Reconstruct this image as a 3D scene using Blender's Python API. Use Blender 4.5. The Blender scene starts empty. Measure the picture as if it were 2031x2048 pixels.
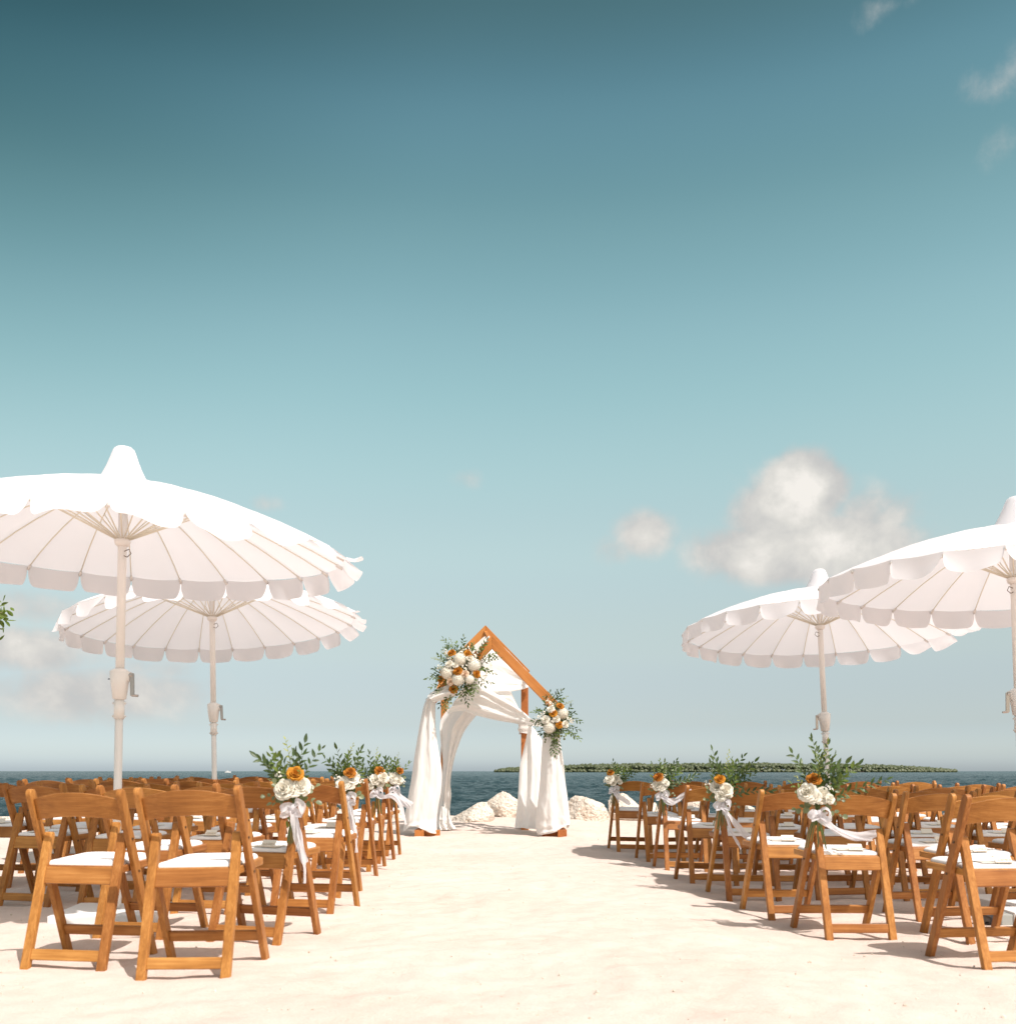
import bpy, bmesh, math, random
import numpy as np
from mathutils import Vector, Matrix
R = math.radians
random.seed(7)
rng = np.random.default_rng(7)
sc = bpy.context.scene
col = sc.collection

# ---------------------------------------------------------------- camera
EYE = 0.815
cam = bpy.data.cameras.new('camera')
cam_o = bpy.data.objects.new('camera', cam)
col.objects.link(cam_o)
cam_o.location = (0, 0, EYE)
cam_o.rotation_euler = (math.pi / 2, 0, 0)
cam.sensor_fit = 'HORIZONTAL'
cam.sensor_width = 36
cam.lens = 36 * 2000 / 2031
cam.shift_y = 518.5 / 2031
cam.clip_start = 0.05
cam.clip_end = 60000
cam.dof.use_dof = True
cam.dof.focus_distance = 11.5
cam.dof.aperture_fstop = 4.5
sc.camera = cam_o

# ---------------------------------------------------------------- sky and sun
SUN = Vector((0.46, -0.49, 1.0)).normalized()
SUN_EL = math.asin(SUN.z)
SUN_AZ = math.atan2(SUN.x, SUN.y)
sc.view_settings.view_transform = 'Standard'
sc.view_settings.look = 'None'
sc.view_settings.gamma = 1
sc.view_settings.exposure = 0.35
sc.view_settings.use_curve_mapping = False
sc.render.engine = 'CYCLES'
sc.cycles.max_bounces = 8
sc.cycles.diffuse_bounces = 4
sc.cycles.use_denoising = True

world = bpy.data.worlds.new('World')
sc.world = world
world.use_nodes = True
wt = world.node_tree
wt.nodes.clear()


class NT:
    """small helper for building node graphs"""
    def __init__(s, nt):
        s.nt = nt

    def n(s, kind, props=None, **ins):
        nd = s.nt.nodes.new(kind)
        for k, v in (props or {}).items():
            setattr(nd, k, v)
        for k, v in ins.items():
            key = int(k[1:]) if k[0] == 'i' and k[1:].isdigit() else k.replace('_', ' ')
            s.put(nd.inputs[key], v)
        return nd

    def put(s, sock, v):
        if isinstance(v, bpy.types.NodeSocket):
            s.nt.links.new(v, sock)
        elif isinstance(v, bpy.types.Node):
            s.nt.links.new(v.outputs[0], sock)
        else:
            sock.default_value = v

    def m(s, op, a, b=0.0, c=0.0, clamp=False):
        return s.n('ShaderNodeMath', {'operation': op, 'use_clamp': clamp}, i0=a, i1=b, i2=c).outputs[0]

    def ramp(s, fac, stops, interp='LINEAR'):
        nd = s.nt.nodes.new('ShaderNodeValToRGB')
        s.put(nd.inputs[0], fac)
        cr = nd.color_ramp
        cr.interpolation = interp
        while len(cr.elements) < len(stops):
            cr.elements.new(0.5)
        for e, (p, c) in zip(cr.elements, stops):
            e.position = p
            e.color = tuple(c) + (1,) if len(c) == 3 else c
        return nd.outputs[0]

    def mix(s, fac, a, b, mode='MIX', clamp=False):
        nd = s.nt.nodes.new('ShaderNodeMix')
        nd.data_type = 'RGBA'
        nd.blend_type = mode
        nd.clamp_result = clamp
        s.put(nd.inputs[0], fac)
        s.put(nd.inputs[6], a)
        s.put(nd.inputs[7], b)
        return nd.outputs[2]

    def noise(s, vec, scale, detail=4, rough=0.55, dist=0.0):
        return s.n('ShaderNodeTexNoise', None, Vector=vec, Scale=scale, Detail=detail, Roughness=rough, Distortion=dist).outputs[0]


def c3(r, g, b):
    return (r, g, b, 1.0)


def build_world():
    g = NT(wt)
    sky = g.n('ShaderNodeTexSky', {'sky_type': 'NISHITA', 'sun_disc': False, 'sun_elevation': SUN_EL,
                                   'sun_rotation': SUN_AZ, 'air_density': 1.0, 'dust_density': 1.0, 'ozone_density': 1.0})
    tc = g.n('ShaderNodeTexCoord')
    sep = g.n('ShaderNodeSeparateXYZ', None, i0=tc.outputs['Generated'])
    x, y, z = sep.outputs
    el = g.m('MULTIPLY', g.m('ARCSINE', z), 180 / math.pi)      # degrees above the horizon
    az = g.m('MULTIPLY', g.m('ARCTAN2', x, y), 180 / math.pi)
    # colour of the hazy tropical air by height above the horizon
    f = g.m('DIVIDE', el, 60.0, clamp=True)
    K = 2.6
    tint = g.ramp(f, [(0.0021, (1.098 / K, 1.248 / K, 1.580 / K)), (0.0131, (1.099 / K, 1.248 / K, 1.560 / K)), (0.0441, (0.923 / K, 0.947 / K, 1.072 / K)), (0.1058, (1.175 / K, 1.049 / K, 0.910 / K)),
                      (0.1851, (1.575 / K, 1.391 / K, 1.023 / K)), (0.2529, (1.775 / K, 1.659 / K, 1.136 / K)), (0.3310, (1.764 / K, 1.831 / K, 1.211 / K)), (0.4127, (1.533 / K, 1.740 / K, 1.155 / K)),
                      (0.4884, (1.155 / K, 1.456 / K, 0.970 / K)), (0.5645, (0.865 / K, 1.208 / K, 0.853 / K)), (0.6274, (0.579 / K, 0.848 / K, 0.575 / K)), (1.0, (0.579 / K, 0.848 / K, 0.575 / K))], 'CARDINAL')
    # unseen sun-side sky brightened and warmed, an added fill for the shade
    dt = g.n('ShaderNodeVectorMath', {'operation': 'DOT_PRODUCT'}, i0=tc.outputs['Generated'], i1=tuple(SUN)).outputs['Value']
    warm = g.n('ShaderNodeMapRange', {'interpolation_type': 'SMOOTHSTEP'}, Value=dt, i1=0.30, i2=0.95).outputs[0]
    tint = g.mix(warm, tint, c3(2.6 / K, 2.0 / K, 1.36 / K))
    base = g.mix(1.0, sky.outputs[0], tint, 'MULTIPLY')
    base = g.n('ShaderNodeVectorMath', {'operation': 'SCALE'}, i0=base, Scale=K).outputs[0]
    # skylight is deepest at right angles to the sun, high on the side away from it
    pole = Vector((math.sin(R(-58)) * math.cos(R(36)), math.cos(R(-58)) * math.cos(R(36)), math.sin(R(36))))
    dp = g.n('ShaderNodeVectorMath', {'operation': 'DOT_PRODUCT'}, i0=tc.outputs['Generated'], i1=tuple(pole)).outputs['Value']
    hi = g.m('MULTIPLY', g.m('SUBTRACT', el, 13.0), 1 / 23.0, clamp=True)
    near = g.n('ShaderNodeMapRange', {'interpolation_type': 'SMOOTHSTEP'}, Value=dp, i1=0.70, i2=1.0).outputs[0]
    dark = g.m('SUBTRACT', 1.0, g.m('MULTIPLY', hi, g.m('MULTIPLY', near, 0.66)))
    dk = g.n('ShaderNodeCombineXYZ', None, i0=g.m('POWER', dark, 1.35), i1=dark, i2=dark).outputs[0]
    base = g.n('ShaderNodeVectorMath', {'operation': 'MULTIPLY'}, i0=base, i1=dk).outputs[0]
    # clouds: soft noise-edged banks placed by bearing and height
    pos = g.n('ShaderNodeCombineXYZ', None, i0=az, i1=el, i2=0.0).outputs[0]
    n1 = g.noise(pos, 0.34, 9, 0.60, 0.2)
    pos2 = g.n('ShaderNodeVectorMath', {'operation': 'ADD'}, i0=pos, i1=(0.35, 0.9, 0.0)).outputs[0]
    n2 = g.noise(pos2, 0.30, 3, 0.5, 0.15)
    n3 = g.noise(pos, 0.16, 3, 0.5)

    def pix(px, py):
        a = math.degrees(math.atan((px - 1015) / 2000))
        e = math.degrees(math.atan((1542.5 - py) / math.hypot(2000, px - 1015)))
        return a, e
    blobs = [  # px, py, half width, half height, strength
        (1606, 978, 76, 62, 1.35), (1565, 1030, 100, 72, 1.15), (1610, 1100, 195, 60, 1.3), (1740, 1040, 120, 80, 0.60), (1470, 1118, 100, 40, 0.62),
        (1285, 1072, 66, 54, 0.74), (1240, 1100, 66, 42, 0.50),
        (2000, 165, 80, 48, 0.42), (1960, 190, 50, 30, 0.34), (1995, 290, 50, 48, 0.36), (1775, 22, 75, 28, 0.34), (1735, 48, 40, 24, 0.28),
        (945, 958, 55, 30, 0.40), (1040, 955, 40, 18, 0.24), (535, 1008, 48, 26, 0.42), (670, 1140, 75, 26, 0.30), (770, 1083, 40, 16, 0.25),
        (40, 1300, 170, 50, 0.72), (190, 1390, 240, 62, 0.70), (60, 1215, 130, 42, 0.55), (310, 1335, 120, 40, 0.46), (1270, 1230, 50, 18, 0.24),
        (1420, 1430, 70, 30, 0.28), (690, 1420, 50, 22, 0.22)]
    tot, low = 0.0, 0.0
    for (px, py, hw, hh, st) in blobs:
        a, e = pix(px, py)
        wa, we = math.degrees(hw / 2000), math.degrees(hh / 2000)
        dx = g.m('MULTIPLY', g.m('SUBTRACT', az, a), 1 / wa)
        dy = g.m('MULTIPLY', g.m('SUBTRACT', el, e), 1 / we)
        q = g.m('ADD', g.m('MULTIPLY', dx, dx), g.m('MULTIPLY', dy, dy))
        b = g.m('MULTIPLY', g.m('EXPONENT', g.m('MULTIPLY', q, -0.9)), st)
        tot = g.m('MAXIMUM', tot, b) if not isinstance(tot, float) else b
    d0 = g.m('ADD', tot, g.m('MULTIPLY', g.m('SUBTRACT', n1, 0.5), 0.80))
    dens = g.n('ShaderNodeMapRange', {'interpolation_type': 'SMOOTHSTEP'}, Value=d0, i1=0.20, i2=0.68).outputs[0]
    dens = g.m('MULTIPLY', dens, g.m('MINIMUM', g.m('MULTIPLY', tot, 2.2), 0.95))
    core = g.n('ShaderNodeMapRange', {'interpolation_type': 'SMOOTHSTEP'}, Value=d0, i1=0.35, i2=1.7).outputs[0]
    lit = g.m('ADD', 0.46, g.m('ADD', g.m('MULTIPLY', core, 0.50), g.m('MULTIPLY', g.m('SUBTRACT', n1, n2), 1.1)), clamp=True)
    ccol = g.ramp(lit, [(0.0, (0.50, 0.52, 0.53)), (0.4, (0.60, 0.59, 0.575)), (0.75, (0.76, 0.735, 0.69)), (1.0, (0.93, 0.885, 0.83))])
    ccol = g.n('ShaderNodeVectorMath', {'operation': 'SCALE'}, i0=ccol, Scale=7.9).outputs[0]
    # thin veil low on the horizon
    out = g.mix(dens, base, ccol)
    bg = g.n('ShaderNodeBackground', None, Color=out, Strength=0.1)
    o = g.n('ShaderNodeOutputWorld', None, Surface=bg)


build_world()
world.cycles.sampling_method = 'MANUAL'
world.cycles.sample_map_resolution = 512
sun = bpy.data.lights.new('sun', 'SUN')
sun.energy = 3.9
sun.angle = R(0.55)
sun.color = (1.0, 0.955, 0.915)
sun_o = bpy.data.objects.new('sun', sun)
col.objects.link(sun_o)
sun_o.rotation_euler = SUN.to_track_quat('Z', 'Y').to_euler()


# ---------------------------------------------------------------- materials
def material(name):
    m = bpy.data.materials.new(name)
    m.use_nodes = True
    nt = m.node_tree
    nt.nodes.clear()
    g = NT(nt)
    out = nt.nodes.new('ShaderNodeOutputMaterial')
    return m, g, out


def principled(g, out, color, rough=0.5, **kw):
    b = g.n('ShaderNodeBsdfPrincipled', None, Base_Color=color, Roughness=rough)
    for k, v in kw.items():
        g.put(b.inputs[k.replace('_', ' ')], v)
    g.nt.links.new(b.outputs[0], out.inputs[0])
    return b


def bump(g, h, strength, dist):
    return g.n('ShaderNodeBump', None, Strength=strength, Distance=dist, Height=h).outputs[0]


def wood(name, axis, dark, mid, light, rough=0.38, scale=1.0, coat=0.03):
    m, g, out = material(name)
    tc = g.n('ShaderNodeTexCoord')
    oi = g.n('ShaderNodeObjectInfo')
    off = g.n('ShaderNodeVectorMath', {'operation': 'ADD'}, i0=tc.outputs['Object'],
              i1=g.n('ShaderNodeCombineXYZ', None, i0=g.m('MULTIPLY', oi.outputs['Random'], 31.0), i1=g.m('MULTIPLY', oi.outputs['Random'], 17.0),
                     i2=g.m('MULTIPLY', oi.outputs['Random'], 23.0)).outputs[0]).outputs[0]
    sv = [48 * scale] * 3
    sv[axis] = 2.0 * scale
    st = g.n('ShaderNodeVectorMath', {'operation': 'MULTIPLY'}, i0=off, i1=tuple(sv)).outputs[0]
    n1 = g.noise(st, 1.0, 5, 0.6, 0.8)
    sv2 = [190 * scale] * 3
    sv2[axis] = 7 * scale
    st2 = g.n('ShaderNodeVectorMath', {'operation': 'MULTIPLY'}, i0=off, i1=tuple(sv2)).outputs[0]
    n2 = g.noise(st2, 1.0, 3, 0.6)
    n3 = g.noise(off, 6.0 * scale, 3, 0.5)
    f = g.m('ADD', g.m('MULTIPLY', n1, 0.42), g.m('ADD', g.m('MULTIPLY', n2, 0.28), g.m('MULTIPLY', n3, 0.34)))
    c = g.ramp(f, [(0.30, dark), (0.52, mid), (0.74, light)])
    hs = g.n('ShaderNodeHueSaturation', None, Hue=g.m('ADD', 0.495, g.m('MULTIPLY', oi.outputs['Random'], 0.012)), Saturation=1.0,
             Value=g.m('ADD', 0.84, g.m('MULTIPLY', oi.outputs['Random'], 0.32)), Color=c)
    principled(g, out, hs.outputs[0], g.m('ADD', rough, g.m('MULTIPLY', n2, 0.12)), Coat_Weight=coat, Coat_Roughness=0.3, Specular_IOR_Level=0.20,
               Normal=bump(g, f, 0.25, 0.0012))
    return m


CW = ((0.165, 0.058, 0.015), (0.355, 0.142, 0.037), (0.57, 0.272, 0.086))
M = {}
M['wood_z'] = wood('varnished_wood_upright', 2, *CW)
M['wood_x'] = wood('varnished_wood_rail', 0, *CW)
M['wood_y'] = wood('varnished_wood_seat', 1, *CW)
AW = ((0.25, 0.082, 0.020), (0.43, 0.155, 0.043), (0.55, 0.23, 0.075))
M['beam_z'] = wood('stained_beam_upright', 2, *AW, rough=0.55, scale=0.6, coat=0.0)
M['beam_x'] = wood('stained_beam_level', 0, *AW, rough=0.55, scale=0.6, coat=0.0)
M['beam_y'] = wood('stained_beam_deep', 1, *AW, rough=0.55, scale=0.6, coat=0.0)


def sand_material():
    m, g, out = material('coral_sand')
    tc = g.n('ShaderNodeTexCoord').outputs['Object']
    n1 = g.noise(tc, 0.9, 5, 0.55)
    n2 = g.noise(tc, 90.0, 4, 0.75)
    n3 = g.noise(tc, 9.0, 5, 0.6)
    n4 = g.noise(tc, 300.0, 3, 0.75)
    f = g.m('ADD', g.m('MULTIPLY', n1, 0.35), g.m('ADD', g.m('MULTIPLY', n3, 0.30), g.m('MULTIPLY', n2, 0.35)))
    c = g.ramp(f, [(0.26, (0.42, 0.325, 0.262)), (0.42, (0.63, 0.51, 0.437)), (0.56, (0.70, 0.582, 0.512)), (0.8, (0.74, 0.635, 0.57))])
    sp = g.ramp(n4, [(0.30, (0.55, 0.48, 0.42)), (0.42, (1, 1, 1))])
    c = g.mix(0.8, c, sp, 'MULTIPLY')
    h = g.m('ADD', g.m('MULTIPLY', n2, 0.5), g.m('ADD', g.m('MULTIPLY', n4, 0.25), g.m('MULTIPLY', n3, 1.2)))
    principled(g, out, c, 0.92, Specular_IOR_Level=0.15, Normal=bump(g, h, 0.65, 0.014))
    return m


M['sand'] = sand_material()


def cloth_material(name, colr, trans, weave=900.0, b=0.15):
    m, g, out = material(name)
    tc = g.n('ShaderNodeTexCoord').outputs['Object']
    n = g.noise(tc, weave, 2, 0.5)
    n2 = g.noise(tc, 5.0, 4, 0.55)
    c = g.mix(g.m('MULTIPLY', n2, 0.35), c3(*colr), c3(colr[0] * 0.93, colr[1] * 0.92, colr[2] * 0.90))
    nb = bump(g, g.m('ADD', g.m('MULTIPLY', n, 0.4), g.m('MULTIPLY', n2, 4.0)), b, 0.004)
    d = g.n('ShaderNodeBsdfDiffuse', None, Color=c, Roughness=0.5, Normal=nb)
    t = g.n('ShaderNodeBsdfTranslucent', None, Color=c, Normal=nb)
    mx = g.n('ShaderNodeMixShader', None, i0=trans, i1=d.outputs[0], i2=t.outputs[0])
    g.nt.links.new(mx.outputs[0], out.inputs[0])
    return m


M['canopy'] = cloth_material('white_canopy_fabric', (0.865, 0.855, 0.88), 0.36)
M['drape'] = cloth_material('ivory_voile', (0.90, 0.885, 0.862), 0.28, 700.0, 0.25)
M['pad'] = cloth_material('white_vinyl_pad', (0.82, 0.80, 0.79), 0.0, 300.0, 0.05)


def organza():
    m, g, out = material('white_organza')
    d = g.n('ShaderNodeBsdfDiffuse', None, Color=c3(0.84, 0.82, 0.84), Roughness=0.4)
    t = g.n('ShaderNodeBsdfTranslucent', None, Color=c3(0.84, 0.82, 0.84))
    tr = g.n('ShaderNodeBsdfTransparent')
    mx = g.n('ShaderNodeMixShader', None, i0=0.4, i1=d.outputs[0], i2=t.outputs[0])
    mx2 = g.n('ShaderNodeMixShader', None, i0=0.16, i1=mx.outputs[0], i2=tr.outputs[0])
    g.nt.links.new(mx2.outputs[0], out.inputs[0])
    return m


M['ribbon'] = organza()


def simple(name, colr, rough=0.5, var=0.15, scale=20.0, b=0.0, **kw):
    m, g, out = material(name)
    tc = g.n('ShaderNodeTexCoord').outputs['Object']
    n = g.noise(tc, scale, 4, 0.6)
    c = g.mix(n, c3(*[v * (1 - var) for v in colr]), c3(*[min(1, v * (1 + var)) for v in colr]))
    if b:
        kw['Normal'] = bump(g, n, b, 0.01)
    principled(g, out, c, rough, **kw)
    return m


M['paint'] = simple('white_painted_steel', (0.74, 0.70, 0.66), 0.35, 0.04)
M['base'] = simple('white_base_plate', (0.78, 0.77, 0.75), 0.5, 0.05)
M['rib'] = simple('cream_fibreglass', (0.76, 0.70, 0.58), 0.5, 0.05)
M['chrome'] = simple('worn_steel', (0.42, 0.38, 0.35), 0.32, 0.2, Metallic=0.9)
M['bolt'] = simple('dull_bolt', (0.10, 0.06, 0.035), 0.45, 0.2, Metallic=0.5)
M['black'] = simple('black_plastic', (0.02, 0.02, 0.022), 0.45, 0.2)
M['case'] = simple('white_plastic_case', (0.76, 0.75, 0.74), 0.4, 0.04)
M['silver'] = simple('silver_side', (0.34, 0.36, 0.34), 0.35, 0.1)
M['card'] = simple('cream_card', (0.74, 0.69, 0.60), 0.7, 0.06)
M['ink'] = simple('gold_ink', (0.36, 0.26, 0.13), 0.5, 0.1)
M['bark'] = simple('grey_bark', (0.16, 0.12, 0.09), 0.9, 0.4, 12.0, 0.6)
M['stone_dark'] = simple('dark_beach_stone', (0.15, 0.125, 0.10), 0.9, 0.55, 30.0, 0.5)
M['hull'] = simple('boat_white', (0.8, 0.79, 0.77), 0.3, 0.03)
M['feather'] = simple('dark_feather', (0.05, 0.05, 0.055), 0.7, 0.2)


def leaf_material(name, a, b, trans=0.3, scale=26.0):
    m, g, out = material(name)
    oi = g.n('ShaderNodeObjectInfo').outputs['Random']
    tc = g.n('ShaderNodeTexCoord').outputs['Object']
    n = g.noise(tc, scale, 3, 0.6)
    f = g.m('ADD', g.m('MULTIPLY', oi, 0.55), g.m('MULTIPLY', n, 0.5), clamp=True)
    c = g.ramp(f, [(0.1, a), (0.9, b)])
    p = g.n('ShaderNodeBsdfPrincipled', None, Base_Color=c, Roughness=0.42)
    t = g.n('ShaderNodeBsdfTranslucent', None, Color=g.mix(1.0, c, c3(1.5, 1.5, 0.6), 'MULTIPLY'))
    mx = g.n('ShaderNodeMixShader', None, i0=trans, i1=p.outputs[0], i2=t.outputs[0])
    g.nt.links.new(mx.outputs[0], out.inputs[0])
    return m


M['leaf_dark'] = leaf_material('dark_green_leaf', (0.026, 0.050, 0.015), (0.088, 0.138, 0.038), 0.26)
M['leaf_green'] = leaf_material('fresh_green_leaf', (0.060, 0.110, 0.020), (0.175, 0.235, 0.050), 0.32)
M['leaf_grey'] = leaf_material('eucalyptus_leaf', (0.12, 0.15, 0.085), (0.24, 0.27, 0.155), 0.25)
M['leaf_lime'] = leaf_material('yellow_green_leaf', (0.20, 0.24, 0.05), (0.36, 0.38, 0.10), 0.35)
M['stem'] = simple('green_stem', (0.11, 0.14, 0.04), 0.5, 0.3)
M['mangrove'] = leaf_material('mangrove_green', (0.078, 0.094, 0.044), (0.115, 0.130, 0.060), 0.1, 0.2)


def petal_material(name, inner, outer, tr=0.25):
    m, g, out = material(name)
    tc = g.n('ShaderNodeTexCoord').outputs['Object']
    n = g.noise(tc, 60.0, 3, 0.6)
    oi = g.n('ShaderNodeObjectInfo').outputs['Random']
    f = g.m('ADD', g.m('MULTIPLY', n, 0.7), g.m('MULTIPLY', oi, 0.35), clamp=True)
    c = g.ramp(f, [(0.2, inner), (0.8, outer)])
    d = g.n('ShaderNodeBsdfDiffuse', None, Color=c)
    t = g.n('ShaderNodeBsdfTranslucent', None, Color=c)
    mx = g.n('ShaderNodeMixShader', None, i0=tr, i1=d.outputs[0], i2=t.outputs[0])
    g.nt.links.new(mx.outputs[0], out.inputs[0])
    return m


M['rose_white'] = petal_material('white_petal', (0.80, 0.745, 0.63), (0.87, 0.85, 0.78))
M['rose_orange'] = petal_material('amber_petal', (0.40, 0.135, 0.035), (0.68, 0.33, 0.045))
M['rose_blush'] = petal_material('blush_petal', (0.74, 0.55, 0.40), (0.82, 0.68, 0.54))


def rock_material():
    m, g, out = material('coral_limestone')
    tc = g.n('ShaderNodeTexCoord').outputs['Object']
    n1 = g.noise(tc, 3.2, 6, 0.62)
    n2 = g.noise(tc, 19.0, 5, 0.68)
    v = g.n('ShaderNodeTexVoronoi', {'feature': 'F1'}, Vector=tc, Scale=24.0).outputs['Distance']
    f = g.m('ADD', g.m('MULTIPLY', n1, 0.5), g.m('MULTIPLY', n2, 0.5))
    c = g.ramp(f, [(0.30, (0.36, 0.27, 0.19)), (0.40, (0.60, 0.49, 0.39)), (0.50, (0.74, 0.65, 0.555)), (0.8, (0.80, 0.73, 0.65))])
    pit = g.ramp(g.m('ADD', v, g.m('MULTIPLY', n2, 0.35)), [(0.24, (0.42, 0.33, 0.25)), (0.42, (1, 1, 1))])
    c = g.mix(0.7, c, pit, 'MULTIPLY')
    h = g.m('ADD', g.m('MULTIPLY', n2, 1.0), g.m('MULTIPLY', v, 0.5))
    principled(g, out, c, 0.92, Specular_IOR_Level=0.15, Normal=bump(g, h, 0.8, 0.05))
    return m


M['rock'] = rock_material()


def water_material():
    m, g, out = material('choppy_sea')
    tc = g.n('ShaderNodeTexCoord').outputs['Object']
    a = g.n('ShaderNodeVectorMath', {'operation': 'MULTIPLY'}, i0=tc, i1=(0.55, 1.25, 1.0)).outputs[0]
    n1 = g.noise(a, 1.5, 5, 0.65)
    n2 = g.noise(a, 0.35, 5, 0.62)
    n3 = g.noise(a, 6.0, 4, 0.65)
    h = g.m('ADD', g.m('MULTIPLY', n2, 3.2), g.m('ADD', g.m('MULTIPLY', n1, 0.8), g.m('MULTIPLY', n3, 0.16)))
    patch = g.noise(a, 0.028, 4, 0.6)
    c = g.ramp(patch, [(0.35, (0.015, 0.036, 0.043)), (0.65, (0.028, 0.056, 0.062))])
    principled(g, out, c, 0.22, IOR=1.33, Specular_IOR_Level=0.26, Normal=bump(g, h, 1.0, 0.5))
    return m


M['water'] = water_material()


# ---------------------------------------------------------------- mesh helpers
def tag(o, label=None, cat=None, group=None, kind=None):
    if label: o['label'] = label
    if cat: o['category'] = cat
    if group: o['group'] = group
    if kind: o['kind'] = kind
    return o


def link(name, me, parent=None, loc=None, rot=None):
    o = bpy.data.objects.new(name, me)
    col.objects.link(o)
    if parent: o.parent = parent
    if loc is not None: o.location = loc
    if rot is not None: o.rotation_euler = rot
    return o


def empty(name, loc, rz=0.0):
    o = bpy.data.objects.new(name, None)
    col.objects.link(o)
    o.location = loc
    o.rotation_euler = (0, 0, rz)
    o.empty_display_size = 0.1
    return o


class MB:
    def __init__(s):
        s.v, s.f = [], []

    def add(s, v, f):
        k = len(s.v)
        s.v += [tuple(p) for p in v]
        s.f += [tuple(i + k for i in q) for q in f]

    def prism(s, prof, x0, x1):
        """polygon in (y, z) extruded along x"""
        n = len(prof)
        v = [(x0, y, z) for y, z in prof] + [(x1, y, z) for y, z in prof]
        f = [tuple(range(n)), tuple(range(2 * n - 1, n - 1, -1))]
        f += [(i, i + n, (i + 1) % n + n, (i + 1) % n) for i in range(n)]
        s.add(v, f)

    def box(s, x0, x1, y0, y1, z0, z1, mat=None):
        v = [Vector((x, y, z)) for x in (x0, x1) for y in (y0, y1) for z in (z0, z1)]
        if mat is not None: v = [mat @ p for p in v]
        s.add(v, [(0, 1, 3, 2), (4, 6, 7, 5), (0, 4, 5, 1), (2, 3, 7, 6), (0, 2, 6, 4), (1, 5, 7, 3)])

    def bar(s, a, b, w, h, up=(0, 0, 1)):
        """square beam from a to b; w across, h along 'up'"""
        a, b = Vector(a), Vector(b)
        d = (b - a).normalized()
        sx = d.cross(Vector(up)).normalized()
        uz = sx.cross(d).normalized()
        v = []
        for p in (a, b):
            for (i, j) in ((-1, -1), (1, -1), (1, 1), (-1, 1)):
                v.append(p + sx * (i * w / 2) + uz * (j * h / 2))
        s.add(v, [(3, 2, 1, 0), (4, 5, 6, 7), (0, 1, 5, 4), (1, 2, 6, 5), (2, 3, 7, 6), (3, 0, 4, 7)])

    def tube(s, pts, rad, n=8, cap=True):
        pts = [Vector(p) for p in pts]
        if not hasattr(rad, '__len__'): rad = [rad] * len(pts)
        v, f = [], []
        prev = None
        for i, p in enumerate(pts):
            d = (pts[min(i + 1, len(pts) - 1)] - pts[max(i - 1, 0)]).normalized()
            if prev is None:
                u = d.orthogonal().normalized()
            else:
                u = (prev - d * prev.dot(d)).normalized()
            prev = u
            w = d.cross(u)
            for k in range(n):
                a = 2 * math.pi * k / n
                v.append(p + (u * math.cos(a) + w * math.sin(a)) * rad[i])
        for i in range(len(pts) - 1):
            for k in range(n):
                f.append((i * n + k, i * n + (k + 1) % n, (i + 1) * n + (k + 1) % n, (i + 1) * n + k))
        if cap:
            f.append(tuple(range(n - 1, -1, -1)))
            f.append(tuple(range((len(pts) - 1) * n, len(pts) * n)))
        s.add(v, f)

    def grid(s, P):
        """P: rows of points"""
        r, c = len(P), len(P[0])
        v = [p for row in P for p in row]
        f = [(i * c + j, i * c + j + 1, (i + 1) * c + j + 1, (i + 1) * c + j) for i in range(r - 1) for j in range(c - 1)]
        s.add(v, f)

    def mesh(s, name, mat, smooth=False, bevel=0.0, seg=2, fix=True):
        me = bpy.data.meshes.new(name)
        me.from_pydata([tuple(p) for p in s.v], [], s.f)
        if bevel or fix:
            bm = bmesh.new()
            bm.from_mesh(me)
            if fix: bmesh.ops.recalc_face_normals(bm, faces=bm.faces)
            if bevel:
                ed = [e for e in bm.edges if len(e.link_faces) == 2 and e.calc_face_angle(0) > R(28)]
                bmesh.ops.bevel(bm, geom=ed, offset=bevel, segments=seg, affect='EDGES', profile=0.6, clamp_overlap=True)
            bm.to_mesh(me)
            bm.free()
        if smooth: me.polygons.foreach_set('use_smooth', [True] * len(me.polygons))
        if mat: me.materials.append(mat)
        return me

    def build(s, name, mat, parent=None, **k):
        return link(name, s.mesh(name, mat, **k), parent)


def np_mesh(name, V, F, mat, smooth=True):
    me = bpy.data.meshes.new(name)
    me.from_pydata(V.tolist() if hasattr(V, 'tolist') else V, [], F.tolist() if hasattr(F, 'tolist') else F)
    if smooth: me.polygons.foreach_set('use_smooth', [True] * len(me.polygons))
    me.materials.append(mat)
    return me


def grid_faces(r, c):
    i, j = np.meshgrid(np.arange(r - 1), np.arange(c - 1), indexing='ij')
    a = (i * c + j).ravel()
    return np.stack([a, a + 1, a + c + 1, a + c], 1)


def hash3(ix, iy, iz, seed):
    h = (ix * 374761393 + iy * 668265263 + iz * 2147483647 + seed * 1274126177) & 0xFFFFFFFF
    h = ((h ^ (h >> 13)) * 1274126177) & 0xFFFFFFFF
    h = (h ^ (h >> 16)) & 0xFFFFFFFF
    return h / 4294967295.0


def vn(x, y, z=0.0, seed=0):
    """value noise, 0..1, on arrays"""
    x, y, z = np.broadcast_arrays(np.asarray(x, float), np.asarray(y, float), np.asarray(z, float))
    ix, iy, iz = np.floor(x).astype(np.int64), np.floor(y).astype(np.int64), np.floor(z).astype(np.int64)
    fx, fy, fz = x - ix, y - iy, z - iz
    fx, fy, fz = [t * t * (3 - 2 * t) for t in (fx, fy, fz)]
    r = 0
    for a in (0, 1):
        for b in (0, 1):
            for c in (0, 1):
                w = (fx if a else 1 - fx) * (fy if b else 1 - fy) * (fz if c else 1 - fz)
                r = r + w * hash3(ix + a, iy + b, iz + c, seed)
    return r


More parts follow.
